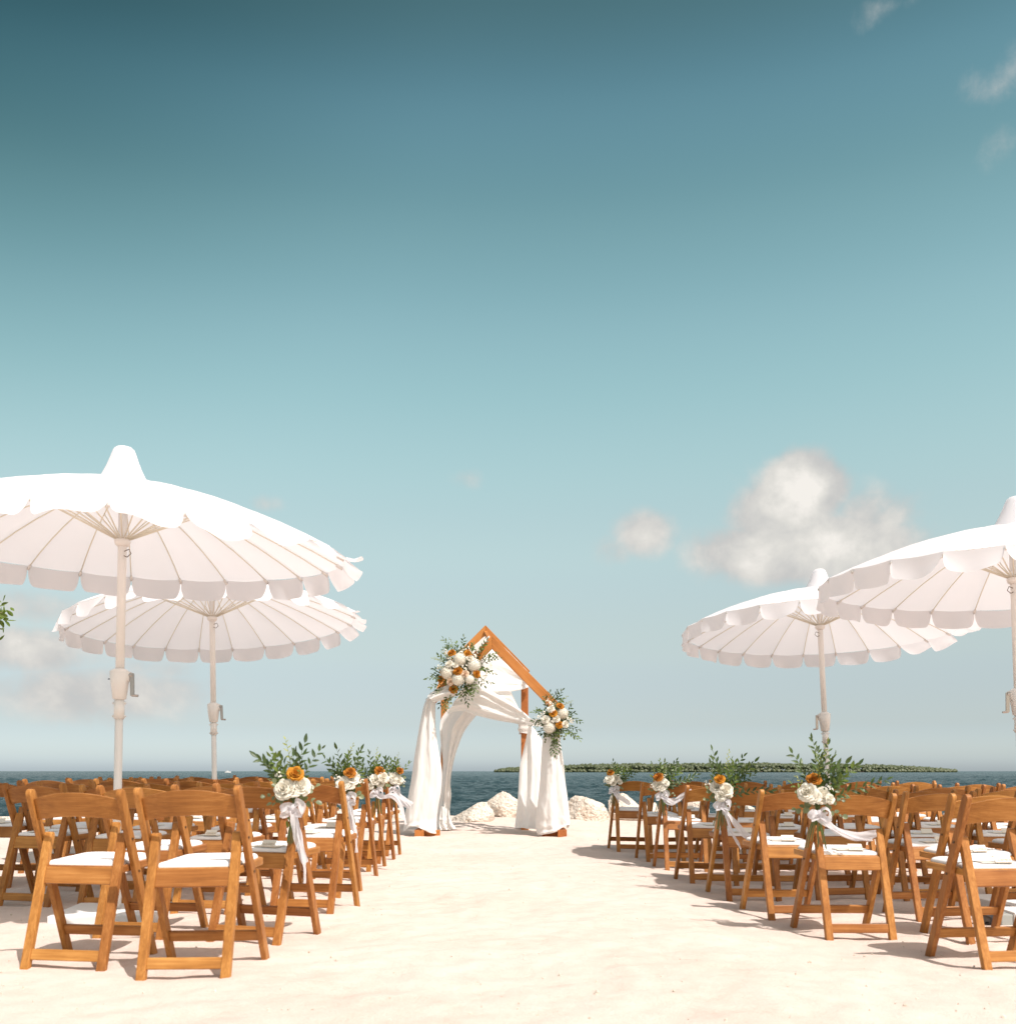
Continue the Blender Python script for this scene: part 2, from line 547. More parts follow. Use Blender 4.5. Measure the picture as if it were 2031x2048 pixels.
def fbm(x, y, z=0.0, seed=0, octv=4, gain=0.5):
    r, a, t = 0, 1.0, 0
    for k in range(octv):
        r = r + a * vn(x * 2 ** k, y * 2 ** k, z * 2 ** k, seed + k)
        t += a
        a *= gain
    return r / t


def sstep(a, b, x):
    t = np.clip((x - a) / (b - a), 0, 1)
    return t * t * (3 - 2 * t)


def at(px, py, d):
    """the point at distance d in front of the tripod seen at photo position px, py"""
    return Vector(((px - 1015) / 2000 * d, d, EYE + (1542.5 - py) / 2000 * d))


# ---------------------------------------------------------------- ground, sea
SEA_Z = -0.55


def sandz(x, y):
    x, y = np.asarray(x, float), np.asarray(y, float)
    z = -0.04 * sstep(0.8, 1.7, x)
    z = z + 0.030 * (fbm(x / 0.55, y / 0.55, 0, 3, 3) - 0.5) + 0.024 * (fbm(x / 0.12, y / 0.12, 0, 9, 2) - 0.5) + 0.05 * (vn(x / 2.3, y / 2.3, 0, 4) - 0.5)
    edge = 16.6 + 0.8 * (vn(x / 2.1, 7.7, 0, 5) - 0.5)
    z = z + 0.06 * sstep(13.5, 16.0, y)
    z = z - 1.7 * sstep(0.0, 3.0, y - edge)
    return z


def gz(x, y):
    return float(sandz(x, y))


def build_ground():
    xs = np.concatenate([np.linspace(-60, -8.2, 40), np.arange(-8, -4.4, 0.08), np.arange(-4.4, 4.4, 0.034), np.arange(4.4, 8.2, 0.08), np.linspace(8.4, 60, 40)])
    ys = np.concatenate([np.linspace(-40, 1.8, 30), np.arange(2.0, 9, 0.034), np.arange(9, 14, 0.055), np.arange(14, 20.6, 0.12)])
    X, Y = np.meshgrid(xs, ys)
    Z = sandz(X, Y)
    V = np.stack([X.ravel(), Y.ravel(), Z.ravel()], 1)
    o = link('sand_ground', np_mesh('sand_ground', V, grid_faces(len(ys), len(xs)), M['sand']))
    tag(o, 'pale cream coral sand of the beach, raked and dimpled', kind='structure')
    # the sea: real waves near the shore, a calm sheet to the horizon
    az = np.linspace(R(-58), R(58), 560)
    d = np.concatenate([17.2 * (520 / 17.2) ** np.linspace(0, 1, 470), [700, 1200, 3000, 9000, 40000]])
    A, D = np.meshgrid(az, d)
    X, Y = D * np.tan(A), D
    Z = np.zeros_like(X)
    r = np.random.default_rng(3)
    for k in range(34):
        wl = 0.55 * (5.0 / 0.55) ** (k / 33)
        th = R(-112) + r.normal(0, 0.5)
        kx, ky = math.cos(th) * 2 * math.pi / wl, math.sin(th) * 2 * math.pi / wl
        p = X * kx + Y * ky + r.uniform(0, 6.28) + 1.6 * np.sin(X * kx * 0.13 + Y * ky * 0.11 + r.uniform(0, 6.28))
        s = (1 - np.abs(np.sin(p * 0.5))) * 2 - 0.7
        Z += 0.0125 * wl ** 0.75 * s * (0.5 + vn(X / (wl * 3), Y / (wl * 3), 0, k + 20))
    Z *= 1 - sstep(150, 520, D)
    V = np.stack([X.ravel(), Y.ravel(), Z.ravel() + SEA_Z], 1)
    F = grid_faces(len(d), len(az))[:, ::-1]
    o = link('sea_water', np_mesh('sea_water', V, F, M['water']))
    tag(o, 'dark teal choppy sea reaching the horizon', kind='structure')


build_ground()


# ---------------------------------------------------------------- island with mangroves
def blob(n_sub, seed, amp=0.3, freq=1.3, squash=(1, 1, 1)):
    bm = bmesh.new()
    bmesh.ops.create_icosphere(bm, subdivisions=n_sub, radius=1.0)
    V = np.array([v.co[:] for v in bm.verts])
    F = [[v.index for v in f.verts] for f in bm.faces]
    bm.free()
    n = fbm(V[:, 0] * freq + seed * 3.1, V[:, 1] * freq + 5, V[:, 2] * freq + 9, seed, 4, 0.55)
    V = V * (1 + amp * 2 * (n - 0.5))[:, None] * np.array(squash)
    return V, np.array(F)


def build_island():
    d0 = 1150.0
    x0, x1 = (990 - 1015) / 2000 * d0, (1940 - 1015) / 2000 * d0
    n = 160
    P = []
    for i in range(n + 1):
        t = i / n
        x = x0 + (x1 - x0) * t
        w = 60 * math.sin(math.pi * t) ** 0.5 + 2
        P.append([(x, d0 + 40 - w * 0.6 + 3 * vn(t * 30, 1), SEA_Z - 0.4), (x, d0 + 44 - w * 0.6, SEA_Z + 0.5), (x, d0 + 60, SEA_Z + 1.2), (x, d0 + 60 + w, SEA_Z - 0.4)])
    m = MB()
    m.grid(P)
    o = m.build('island', M['stone_dark'])
    tag(o, 'low far island across the water behind the chairs', kind='structure')
    vs, fs, k = [], [], 0
    protos = [blob(2, s, 0.85, 3.2) for s in range(6)]
    r = np.random.default_rng(11)
    for i in range(2600):
        t = r.uniform(0, 1)
        x = x0 + (x1 - x0) * t
        wd = 60 * math.sin(math.pi * t) ** 0.5
        dd = r.uniform(0, 1) ** 1.4
        y = d0 + 41 - wd * 0.6 + dd * wd * 1.2
        ends = min(1.0, math.sin(math.pi * t) ** 0.35 + 0.08)
        hgt = (6.6 + 3.4 * dd + 1.4 * float(vn(t * 26, 3.3)) + r.normal(0, 0.55)) * ends
        if r.uniform() < 0.55 and dd < 0.3: hgt *= r.uniform(0.35, 0.8)
        V, F = protos[i % 6]
        rad = r.uniform(1.0, 2.9)
        a = r.uniform(0, 6.28)
        Q = V * np.array([rad, rad, rad * 0.8])
        Q = np.stack([Q[:, 0] * math.cos(a) - Q[:, 1] * math.sin(a), Q[:, 0] * math.sin(a) + Q[:, 1] * math.cos(a), Q[:, 2]], 1)
        vs.append(Q + np.array([x, y, SEA_Z + max(1.0, hgt - rad * 0.7)]))
        fs.append(F + k)
        k += len(V)
    for i in range(420):
        t = r.uniform(0, 1)
        x = x0 + (x1 - x0) * t
        wd = 60 * math.sin(math.pi * t) ** 0.5
        V, F = protos[i % 6]
        rad = r.uniform(1.4, 2.6)
        vs.append(V * rad + np.array([x, d0 + 40 - wd * 0.6 + r.uniform(0, 2), SEA_Z + r.uniform(0.6, 1.9)]))
        fs.append(F + k)
        k += len(V)
    o = link('mangrove_forest', np_mesh('mangrove_forest', np.concatenate(vs), np.concatenate(fs), M['mangrove'], True))
    tag(o, 'dense olive green mangroves covering the far island', 'forest', kind='stuff')


build_island()


# ---------------------------------------------------------------- rocks
def rock(label, px0, px1, py_top, py_bot, d, seed, amp=0.22, group='pale rocks along the shore', mat='rock', sub=5, skew=0.0, name='rock'):
    c = at((px0 + px1) / 2, (py_top + py_bot) / 2, d)
    hw = (px1 - px0) / 2 / 2000 * d
    hh = (py_bot - py_top) / 2 / 2000 * d
    V, F = blob(sub, seed, amp, 1.15)
    n2 = fbm(V[:, 0] * 5 + seed, V[:, 1] * 5, V[:, 2] * 5, seed + 40, 4, 0.6)
    n3 = fbm(V[:, 0] * 15 + seed, V[:, 1] * 15, V[:, 2] * 15, seed + 60, 3, 0.6)
    V = V * (1 + 0.34 * (0.5 - 1.6 * np.abs(n2 - 0.5)) + 0.12 * (n3 - 0.5))[:, None]
    n4 = fbm(V[:, 0] * 9 + seed, V[:, 1] * 9, V[:, 2] * 9, seed + 70, 3, 0.6)
    rr = np.random.default_rng(seed + 90)
    for _ in range(16):                                    # worn flat faces
        nrm = rr.normal(0, 1, 3); nrm /= np.linalg.norm(nrm)
        dd = V @ nrm
        lim = rr.uniform(0.62, 0.95)
        V = V - np.where(dd > lim, (dd - lim) * 0.85, 0)[:, None] * nrm
    V = V / np.abs(V).max(0)
    V = V * np.array([hw * 1.0, max(hw, hh) * 0.85, hh * 1.08])
    V = V * (1 + 0.16 * (n4 - 0.5))[:, None]
    V[:, 2] = np.where(V[:, 2] > -hh, (V[:, 2] + hh) * (1 + skew * V[:, 0] / hw) - hh, V[:, 2])
    V[:, 2] -= 0.04
    o = link(name, np_mesh(name, V, F, M[mat]), None, c)
    return tag(o, label, 'rock', group)


rock('low pale rock sloping up from the sand behind the tall drape', 896, 996, 1604, 1668, 15.2, 1, 0.2, skew=0.42)
rock('large rounded pale boulder standing between the drapes of the arch', 966, 1040, 1581, 1648, 16.2, 2, 0.16)
rock('small upright pale stone wedged beside the rounded boulder', 964, 980, 1624, 1650, 15.4, 3, 0.2)
rock('pale rock half hidden by the wider drape, beside the rounded boulder', 1018, 1056, 1596, 1650, 16.6, 4, 0.2)
rock('biggest pitted pale boulder beside the wide drape, peaked on the arch side', 1112, 1236, 1590, 1662, 16.0, 15, 0.25, skew=-0.42)
rock('peaked pale rock seen under the first island-side aisle chair', 1212, 1287, 1584, 1654, 16.3, 6, 0.2, skew=-0.2)
rock('flat pale rock behind the legs of the island-side front row', 1276, 1318, 1598, 1652, 16.6, 7, 0.2)
rock('pale rock with a sharp top behind the island-side second row', 1362, 1425, 1597, 1650, 16.6, 8, 0.25)
rock('low pale rock behind the middle of the island-side rows', 1455, 1512, 1600, 1650, 16.8, 9, 0.2)
rock('tan rock under the far end of the island-side chair rows', 1560, 1625, 1598, 1652, 16.5, 10, 0.22)
rock('pale rock seen through the island-side chair backs near the gravel', 1775, 1830, 1606, 1655, 16.0, 11, 0.22)
rock('cream rock beside the tall drape on its open-sea side', 772, 816, 1612, 1662, 15.6, 12, 0.2)
rock('low cream rock behind the front aisle chairs on the open-sea side', 655, 722, 1612, 1658, 16.0, 13, 0.2)
rock('flat cream rock behind the middle of the open-sea rows', 520, 590, 1616, 1658, 16.2, 14, 0.2)
rock('tan rock under the chairs near the far parasol pole', 330, 400, 1616, 1660, 15.6, 16, 0.2)
rock('reddish tan rock seen under the outer open-sea chair back', 108, 200, 1619, 1664, 14.6, 17, 0.24)
rock('rough tan rock at the outer end of the open-sea shore', -30, 62, 1627, 1675, 14.2, 18, 0.22)


def gravel_bank():
    r = np.random.default_rng(5)
    vs, fs, k = [], [], 0
    V0, F0 = blob(1, 3, 0.35, 1.4)
    for i in range(2600):
        x = r.uniform(5.2, 8.6)
        y = 11.6 + 0.10 * (x - 5) + abs(r.normal(0, 1)) * 0.75
        s = r.uniform(0.018, 0.05)
        h = 0.34 * math.exp(-((y - 12.4) / 0.7) ** 2) * float(sstep(5.1, 6.0, x))
        a = r.uniform(0, 6.28)
        Q = V0 * s * r.uniform(0.6, 1.3, 3)
        Q = np.stack([Q[:, 0] * math.cos(a) - Q[:, 1] * math.sin(a), Q[:, 0] * math.sin(a) + Q[:, 1] * math.cos(a), Q[:, 2]], 1)
        vs.append(Q + np.array([x, y, gz(x, y) + h * r.uniform(0.0, 1.0)]))
        fs.append(F0 + k)
        k += len(V0)
    o = link('gravel', np_mesh('gravel', np.concatenate(vs), np.concatenate(fs), M['stone_dark'], False))
    tag(o, 'bank of dark grey beach gravel behind the island-side chairs', 'gravel', kind='stuff')


gravel_bank()


# ---------------------------------------------------------------- folding chairs
def chair_meshes():
    PT, PB = (-0.09, 0.765), (0.20, 0.0)      # post top / front foot (y, z)
    LT, LB = (0.002, 0.575), (-0.18, 0.0)     # rear leg top / rear foot

    def strip(top, bot, w, rounded=True):
        dy, dz = top[0] - bot[0], top[1] - bot[1]
        L = math.hypot(dy, dz)
        u = (dy / L, dz / L)
        n = (u[1], -u[0])
        h = w / 2
        k = h / abs(u[1])
        prof = [(bot[0] - k, 0.0), (bot[0] + k, 0.0)]
        c = (top[0] - u[0] * h, top[1] - u[1] * h)
        for i in range(9):
            a = math.pi * i / 8
            prof.append((c[0] + n[0] * h * math.cos(a) + u[0] * h * math.sin(a), c[1] + n[1] * h * math.cos(a) + u[1] * h * math.sin(a)))
        return prof
    out = {}
    for s, nm in ((-1, 'l'), (1, 'r')):
        m = MB(); x = s * 0.2075
        m.prism(strip(PT, PB, 0.043), x - 0.0125, x + 0.0125)
        out['post' + nm] = m.mesh('back_post', M['wood_z'], bevel=0.004)
        m = MB(); x = s * 0.172
        m.prism(strip(LT, LB, 0.027), x - 0.019, x + 0.019)
        out['leg' + nm] = m.mesh('rear_leg', M['wood_z'], bevel=0.004)
        xo = s * 0.2205
        for q, zb in enumerate((0.55, 0.405)):
            m = MB()
            yb = PB[0] + (PT[0] - PB[0]) * zb / 0.765
            m.tube([(xo - s * 0.004, yb, zb), (xo + s * 0.003, yb, zb)], 0.0055, 8)
            out['bolt' + nm + str(q)] = m.mesh('pivot_bolt', M['bolt'])
    # bent back rest
    m = MB()
    N = 16
    F_, B_ = [], []
    for r in range(5):
        rf, rb = [], []
        for i in range(N + 1):
            x = -0.195 + 0.39 * i / N
            q = 1 - (x / 0.195) ** 2
            z0, z1 = 0.630 + 0.017 * q, 0.722 + 0.030 * q
            z = z0 + (z1 - z0) * r / 4
            yp = PB[0] + (PT[0] - PB[0]) * z / 0.765 - 0.022 * q - 0.002
            rf.append((x, yp + 0.0065, z)); rb.append((x, yp - 0.0065, z))
        F_.append(rf); B_.append(rb)
    c = N + 1
    v = [p for r in F_ for p in r] + [p for r in B_ for p in r]
    o = 5 * c
    f = []
    for r in range(4):
        for i in range(N):
            f.append((r * c + i, r * c + i + 1, (r + 1) * c + i + 1, (r + 1) * c + i))
            f.append((o + r * c + i, o + (r + 1) * c + i, o + (r + 1) * c + i + 1, o + r * c + i + 1))
    for i in range(N):
        f.append((i, o + i, o + i + 1, i + 1)); f.append((4 * c + i, 4 * c + i + 1, o + 4 * c + i + 1, o + 4 * c + i))
    for r in range(4):
        f.append((r * c, (r + 1) * c, o + (r + 1) * c, o + r * c)); f.append((r * c + N, o + r * c + N, o + (r + 1) * c + N, (r + 1) * c + N))
    m.add(v, f)
    out['back'] = m.mesh('backrest', M['wood_x'], bevel=0.003)
    # rails
    ly = lambda z: LB[0] + (LT[0] - LB[0]) * z / 0.575
    py = lambda z: PB[0] + (PT[0] - PB[0]) * z / 0.765
    m = MB(); m.bar((-0.1535, ly(0.392), 0.392), (0.1535, ly(0.392), 0.392), 0.019, 0.074, (0, 0.30, 1))
    out['rail'] = m.mesh('seat_rail', M['wood_x'], bevel=0.004)
    m = MB(); m.bar((-0.1535, ly(0.066), 0.066), (0.1535, ly(0.066), 0.066), 0.018, 0.047, (0, 0.30, 1))
    out['lowrail'] = m.mesh('stretcher', M['wood_x'], bevel=0.004)
    m = MB(); m.bar((-0.1955, py(0.122), 0.122), (0.1955, py(0.122), 0.122), 0.018, 0.046, (0, -0.38, 1))
    out['frontrail'] = m.mesh('stretcher', M['wood_x'], bevel=0.004)

    def round_rect(x0, x1, y0, y1, rf, rr, n=5):
        pts = []
        for (cx, cy, r, a0) in ((x1 - rf, y1 - rf, rf, 0), (x0 + rf, y1 - rf, rf, 90), (x0 + rr, y0 + rr, rr, 180), (x1 - rr, y0 + rr, rr, 270)):
            for i in range(n + 1):
                a = R(a0 + 90 * i / n)
                pts.append((cx + r * math.cos(a), cy + r * math.sin(a)))
        return pts
    sl = lambda y: 0.4335 + 0.03 * (y + 0.05)          # the seat rises a little to the front
    P = round_rect(-0.188, 0.188, -0.046, 0.315, 0.07, 0.02)
    m = MB(); n = len(P)
    m.add([(x, y, sl(y) - 0.031) for x, y in P] + [(x, y, sl(y)) for x, y in P],
          [tuple(range(n - 1, -1, -1)), tuple(range(n, 2 * n))] + [(i, (i + 1) % n, (i + 1) % n + n, i + n) for i in range(n)])
    out['seat'] = m.mesh('seat_frame', M['wood_y'], bevel=0.005)
    m = MB()
    rings = ((1.0, 0.0005), (1.0, 0.009), (0.965, 0.016), (0.88, 0.0205), (0.6, 0.023), (0.2, 0.024))
    P = round_rect(-0.168, 0.168, -0.036, 0.297, 0.06, 0.025)
    v, f = [], []
    for k, (s, h) in enumerate(rings):
        v += [(x * s, 0.13 + (y - 0.13) * s, sl(y) + h) for x, y in P]
        if k: f += [((k - 1) * n + i, (k - 1) * n + (i + 1) % n, k * n + (i + 1) % n, k * n + i) for i in range(n)]
    f.append(tuple(range((len(rings) - 1) * n, len(rings) * n)))
    m.add(v, f)
    out['pad'] = m.mesh('seat_pad', M['pad'], smooth=True)
    return out


CM = chair_meshes()
ORD = ['front', 'second', 'third', 'fourth', 'fifth', 'sixth', 'seventh', 'eighth']
SEAT = ['aisle seat', 'second seat from the aisle', 'third seat from the aisle', 'fourth seat from the aisle', 'fifth seat from the aisle', 'sixth seat from the aisle']


def make_chair(x, y, th, label, group, near):
    c, s = math.cos(th), math.sin(th)
    zs = [gz(x + c * a + s * b, y - s * a + c * b) for a, b in ((-.17, -.18), (.17, -.18), (-.2, .2), (.2, .2))]
    o = empty('folding_chair', (x, y, sum(zs) / 4 - 0.010), -th)
    o.rotation_euler.x = 0.6 * ((zs[2] + zs[3]) - (zs[0] + zs[1])) / 2 / 0.38
    o.rotation_euler.y = -0.6 * ((zs[1] + zs[3]) - (zs[0] + zs[2])) / 2 / 0.37
    tag(o, label, 'chair', group)
    for nm, k in (('back_post', 'postl'), ('back_post', 'postr'), ('rear_leg', 'legl'), ('rear_leg', 'legr'), ('backrest', 'back'), ('seat_rail', 'rail'),
                  ('stretcher', 'lowrail'), ('stretcher', 'frontrail'), ('seat_frame', 'seat'), ('seat_pad', 'pad')):
        link(nm, CM[k], o)
    if near:
        for k in ('boltl0', 'boltl1', 'boltr0', 'boltr1'): link('pivot_bolt', CM[k], o)
    return o


def card_meshes():
    m = MB()
    m.box(-0.075, 0.075, 0, 0.085, 0, 0.004)
    a = m.mesh('card_leaf', M['card'], bevel=0.001)
    m = MB()
    T = Matrix.Rotation(R(52), 4, 'X')
    m.box(-0.015, 0.062, 0.0, 0.038, 0.004, 0.0075, T)
    b = m.mesh('folded_flap', M['card'], bevel=0.001)
    m = MB()
    r = random.Random(4)
    for k in range(5):
        x0 = -0.004 + k * 0.013
        pts = [(x0 + 0.011 * t / 6 + 0.002 * math.sin(t * 2.1), 0.012 + 0.008 * math.sin(t * 1.9 + k) + r.uniform(-.002, .002), 0.0079) for t in range(7)]
        m.tube([T @ Vector(p) for p in pts], 0.0006, 4, False)
    c = m.mesh('handwriting', M['ink'])
    return a, b, c


CARD = card_meshes()


def add_card(ch, label, near, dx):
    T = ch.matrix_basis @ Matrix.Translation((dx, -0.026, 0.4575)) @ Matrix.Rotation(R(random.uniform(-7, 7)), 4, 'Z')
    o = empty('folded_card', T.to_translation())
    o.rotation_euler = T.to_euler()
    tag(o, label, 'card', 'folded cards lying on the chair seats')
    link('card_leaf', CARD[0], o)
    f = link('folded_flap', CARD[1], o)
    if near: link('handwriting', CARD[2], f)
    return o


CHAIRS = {}
FLORAL_OPEN, FLORAL_ISLE = (1, 3, 5, 7), (1, 3, 5, 7)


def lay_chairs():
    r = random.Random(21)
    open_feet = [(-1.04, 4.30), (-.962, 5.06), (-.909, 6.04), (-1.01, 6.85), (-1.026, 7.8), (-1.05, 8.53), (-1.044, 9.16), (-1.06, 9.82)]
    open_th = [5, 14, 10, 9, 10, 8, 9, 8]
    isle_feet = [(2.057, 4.29), (1.646, 5.12), (1.535, 5.82), (1.49, 6.73), (1.408, 7.63), (1.37, 8.6), (1.327, 9.45), (1.15, 10.4)]
    isle_th = [-9, -7, -8, -6, -5, -4, -5, -5]
    for row in range(8):
        th = R(open_th[row])
        fx, fy = open_feet[row]
        x0 = fx - 0.2075 * math.cos(th) - 0.20 * math.sin(th)
        y0 = fy + 0.2075 * math.sin(th) - 0.20 * math.cos(th)
        n = [2, 3, 5, 5, 5, 5, 5, 5][row]
        for k in range(n):
            x, y, t = x0 - 0.60 * k, y0 + 0.13 * k, th
            if k:
                x += r.uniform(-.025, .025); y += r.uniform(-.03, .03); t += R(r.uniform(-3, 5))
            if (row, k) == (0, 1): x, y, t = -1.845, 4.38, R(8)
            if (row, k) == (1, 1): x, y, t = -1.83, 5.09, R(12)
            if (row, k) == (1, 2): x, y, t = -2.82, 5.30, R(15)
            if (x - 0.3) / y < -0.56: continue
            place('open', row, k, x, y, t)
        th = R(isle_th[row])
        fx, fy = isle_feet[row]
        x0 = fx + 0.172 * math.cos(th) + 0.18 * math.sin(th)
        y0 = fy - 0.172 * math.sin(th) + 0.18 * math.cos(th)
        n = [1, 2, 3, 4, 5, 6, 6, 6][row]
        for k in range(n):
            x, y, t = x0 + 0.60 * k, y0 + 0.01 * k, th
            if k:
                x += r.uniform(-.025, .025); y += r.uniform(-.03, .03); t += R(r.uniform(-4, 4))
            if (row, k) == (1, 1): x, y = 2.47, 5.22
            if (row, k) == (2, 1): x, y = 2.56, 6.02
            if (row, k) == (2, 2): x, y = 3.18, 5.94
            if (x - 0.3) / y > 0.53: continue
            place('isle', row, k, x, y, t)


def place(side, row, k, x, y, t):
    rw = ORD[7 - row]
    sd = 'open-sea side' if side == 'open' else 'island side'
    flo = k == 0 and row in (FLORAL_OPEN if side == 'open' else FLORAL_ISLE)
    if flo:
        lab = f'wooden folding aisle chair with a bouquet on its post, {sd}, {rw} row from arch'
    else:
        lab = f'wooden folding chair, {sd}, {rw} row from the arch, {SEAT[k]}'
    ch = make_chair(x, y, t, lab, 'wooden folding chairs in rows either side of the aisle', y < 7.5)
    CHAIRS[(side, row, k)] = ch
    bare = {('open', 0, 0), ('open', 0, 1), ('open', 1, 1), ('open', 1, 2)}
    if (side, row, k) not in bare and hash((row * 7 + k * 3 + (side == 'isle'))) % 5 != 0 or (side == 'isle' and row < 3):
        add_card(ch, f'cream card on the seat, {sd}, {rw} row from arch, {SEAT[k]}', y < 6.5, random.uniform(-0.05, 0.06))


lay_chairs()


# ---------------------------------------------------------------- parasols
def parasol(px_hub, d, lean, label, tilt_x, tilt_y, rad, seed, wind, rot0, crank_side, zoff=0.0):
    hub = at(px_hub, 1090, d)
    bx = hub.x - math.tan(lean) * 2.1
    root = empty('parasol', (bx, d, gz(bx, d)))
    root.rotation_euler.y = lean
    tag(root, label, 'parasol', 'white scalloped parasols over the chair rows')
    ZC = 2.475 + zoff
    NP = 24
    r = random.Random(seed)
    T = Matrix.Translation((0, 0, ZC - 0.35)) @ Matrix.Rotation(tilt_x, 4, 'X') @ Matrix.Rotation(tilt_y, 4, 'Y') @ Matrix.Translation((0, 0, -(ZC - 0.35)))
    prof = lambda q: ZC - 0.095 * q - 0.158 * q * q * (1.29 / rad)

    def pt(q, a, dz=0.0):
        return T @ Vector((q * math.cos(a), q * math.sin(a), prof(q) + dz))
    da = 2 * math.pi / NP
    for k in range(NP):
        a0 = rot0 + k * da
        m = MB()
        rows = []
        for i in range(9):
            q = 0.10 + (rad - 0.10) * i / 8
            row = []
            for j in range(7):
                s = j / 6
                a = a0 + da * s
                ch = math.cos(da / 2) / math.cos(da * (s - 0.5))
                sag = math.sin(math.pi * s)
                row.append(pt(q * ch, a, -0.010 * sag * q + 0.004 * sag * math.sin(9 * q + k)))
            rows.append(row)
        m.grid(rows)
        m.build('canopy_panel', M['canopy'], root, smooth=True, fix=False)
        # hanging scalloped flap of this panel
        m = MB()
        rows = []
        am = a0 + da / 2
        out = Vector((math.cos(am), math.sin(am), 0))
        w = out.x * math.cos(wind) + out.y * math.sin(wind)      # +1 where the wind lifts the flap outwards
        flare = R(6) + R(25) * max(0, w) ** 0.8 * r.uniform(0.75, 1.25) + R(24) * max(0, out.x * math.copysign(1, math.cos(wind))) ** 3 * r.uniform(0.6, 1.2) - R(14) * max(0, -w) * r.uniform(0.1, 1.3) + R(r.uniform(-6, 8))
        twist = r.uniform(-0.35, 0.35) * (0.5 + max(0, w))
        HGT = 0.135
        for i in range(7):
            row = []
            t = i / 6
            for j in range(21):
                s = 0.5 - 0.5 * math.cos(math.pi * j / 20)
                e = abs(2 * s - 1)
                qc = min(1.0, max(0.0, (e - 0.74) / 0.26))
                ln = HGT * (1 - 0.05 * e * e - 0.80 * (1 - math.sqrt(1 - qc * qc))) * t
                edge = 0.5 + (s - 0.5) * (1 - 0.015 * t)
                a = a0 + da * edge
                ch = math.cos(da / 2) / math.cos(da * (edge - 0.5))
                fl = flare + twist * (s - 0.5) + 0.12 * math.sin(6 * s + k)
                b = pt(rad * ch, a, -0.010 * math.sin(math.pi * edge) * rad)
                curl = fl * (0.55 + 0.75 * t)
                row.append(b + out * (ln * math.sin(curl)) - Vector((0, 0, ln * math.cos(curl))))
            rows.append(row)
        m.grid(rows)
        m.build('valance_flap', M['canopy'], root, smooth=True, fix=False)
        # rib and strut
        m = MB()
        m.tube([pt(0.06 + (rad - 0.07) * i / 7, a0, -0.016) for i in range(8)], 0.0040, 5)
        rb = m.build('rib', M['rib'], root, smooth=True)
        m = MB()
        zr = ZC - 0.345
        m.tube([(0.032 * math.cos(a0), 0.032 * math.sin(a0), zr + 0.01), pt(0.50, a0, -0.022)], 0.0042, 5)
        m.build('strut', M['rib'], rb, smooth=True)
        m = MB()
        m.tube([pt(rad - 0.035, a0, -0.02), pt(rad + 0.004, a0, -0.02)], 0.010, 6)
        m.build('rib_tip', M['paint'], rb, smooth=True)
    # pleated cap
    m = MB()
    rows = []
    cp = [(0.150, -0.026), (0.118, 0.020), (0.096, 0.066), (0.078, 0.115), (0.064, 0.156), (0.056, 0.174), (0.041, 0.187), (0.021, 0.193), (0.001, 0.194)]
    for (q, h) in cp:
        rows.append([T @ Vector((q * (1 + 0.02 * (k % 2) * (q > 0.08)) * math.cos(k * math.pi / 24), q * (1 + 0.02 * (k % 2) * (q > 0.08)) * math.sin(k * math.pi / 24), ZC + h)) for k in range(49)])
    m.grid(rows)
    m.build('canopy_cap', M['canopy'], root, smooth=True, fix=False)
    # pole, runner, crank
    m = MB(); m.tube([(0, 0, 1.20), (0, 0, ZC - 0.02)], 0.0245, 18); m.build('upper_pole', M['paint'], root, smooth=True)
    m = MB(); m.tube([(0, 0, 0.03), (0, 0, 1.26)], 0.0225, 18); m.build('lower_pole', M['paint'], root, smooth=True)
    m = MB(); m.tube([(0, 0, zr - 0.03), (0, 0, zr - 0.02), (0, 0, zr), (0, 0, zr + 0.03)], [0.027, 0.04, 0.046, 0.03], 18); m.build('runner', M['paint'], root, smooth=True)
    m = MB()
    m.tube([(0, 0, 1.245), (0, 0, 1.25), (0, 0, 1.34), (0, 0, 1.405), (0, 0, 1.422)], [0.026, 0.037, 0.05, 0.056, 0.03], 18)
    m.box(0.0 if crank_side > 0 else -0.06, 0.06 if crank_side > 0 else 0.0, -0.022, 0.022, 1.35, 1.405)
    hs = m.build('crank_housing', M['paint'], root, smooth=True)
    m = MB()
    c = crank_side
    m.tube([(c * 0.056, -0.01, 1.385), (c * 0.078, -0.01, 1.385)], 0.013, 10)
    m.bar((c * 0.074, -0.012, 1.395), (c * 0.078, -0.012, 1.268), 0.022, 0.012, (0, 1, 0))
    m.tube([(c * 0.074, -0.012, 1.27), (c * 0.112, -0.014, 1.268)], 0.007, 8)
    m.build('crank_handle', M['chrome'], hs)
    m = MB()
    m.tube([(0, 0, 1.135), (0, 0, 1.24)], 0.029, 16)
    for q in (1.15, 1.225):
        m.tube([(-0.038, 0, q), (0.038, 0, q)], 0.006, 8)
    m.build('collar', M['paint'], root, smooth=True)
    m = MB()
    m.tube([(c * 0.02, -0.02, zr - 0.06), (c * 0.05, -0.03, zr - 0.05), (c * 0.062, -0.03, zr - 0.075), (c * 0.04, -0.03, zr - 0.095), (c * 0.018, -0.02, zr - 0.085)], 0.0025, 5)
    m.build('cord_loop', M['bolt'], root)
    # base plate
    m = MB()
    T2 = Matrix.Rotation(-lean, 4, 'Y') @ Matrix.Rotation(R(6), 4, 'Z')
    m.box(-0.28, 0.28, -0.28, 0.28, -0.012, 0.05, T2)
    m.build('base_plate', M['base'], root, bevel=0.008)
    m = MB(); m.tube([(0, 0, 0.045), (0, 0, 0.30)], 0.031, 16); m.build('base_sleeve', M['paint'], root, smooth=True)
    return root


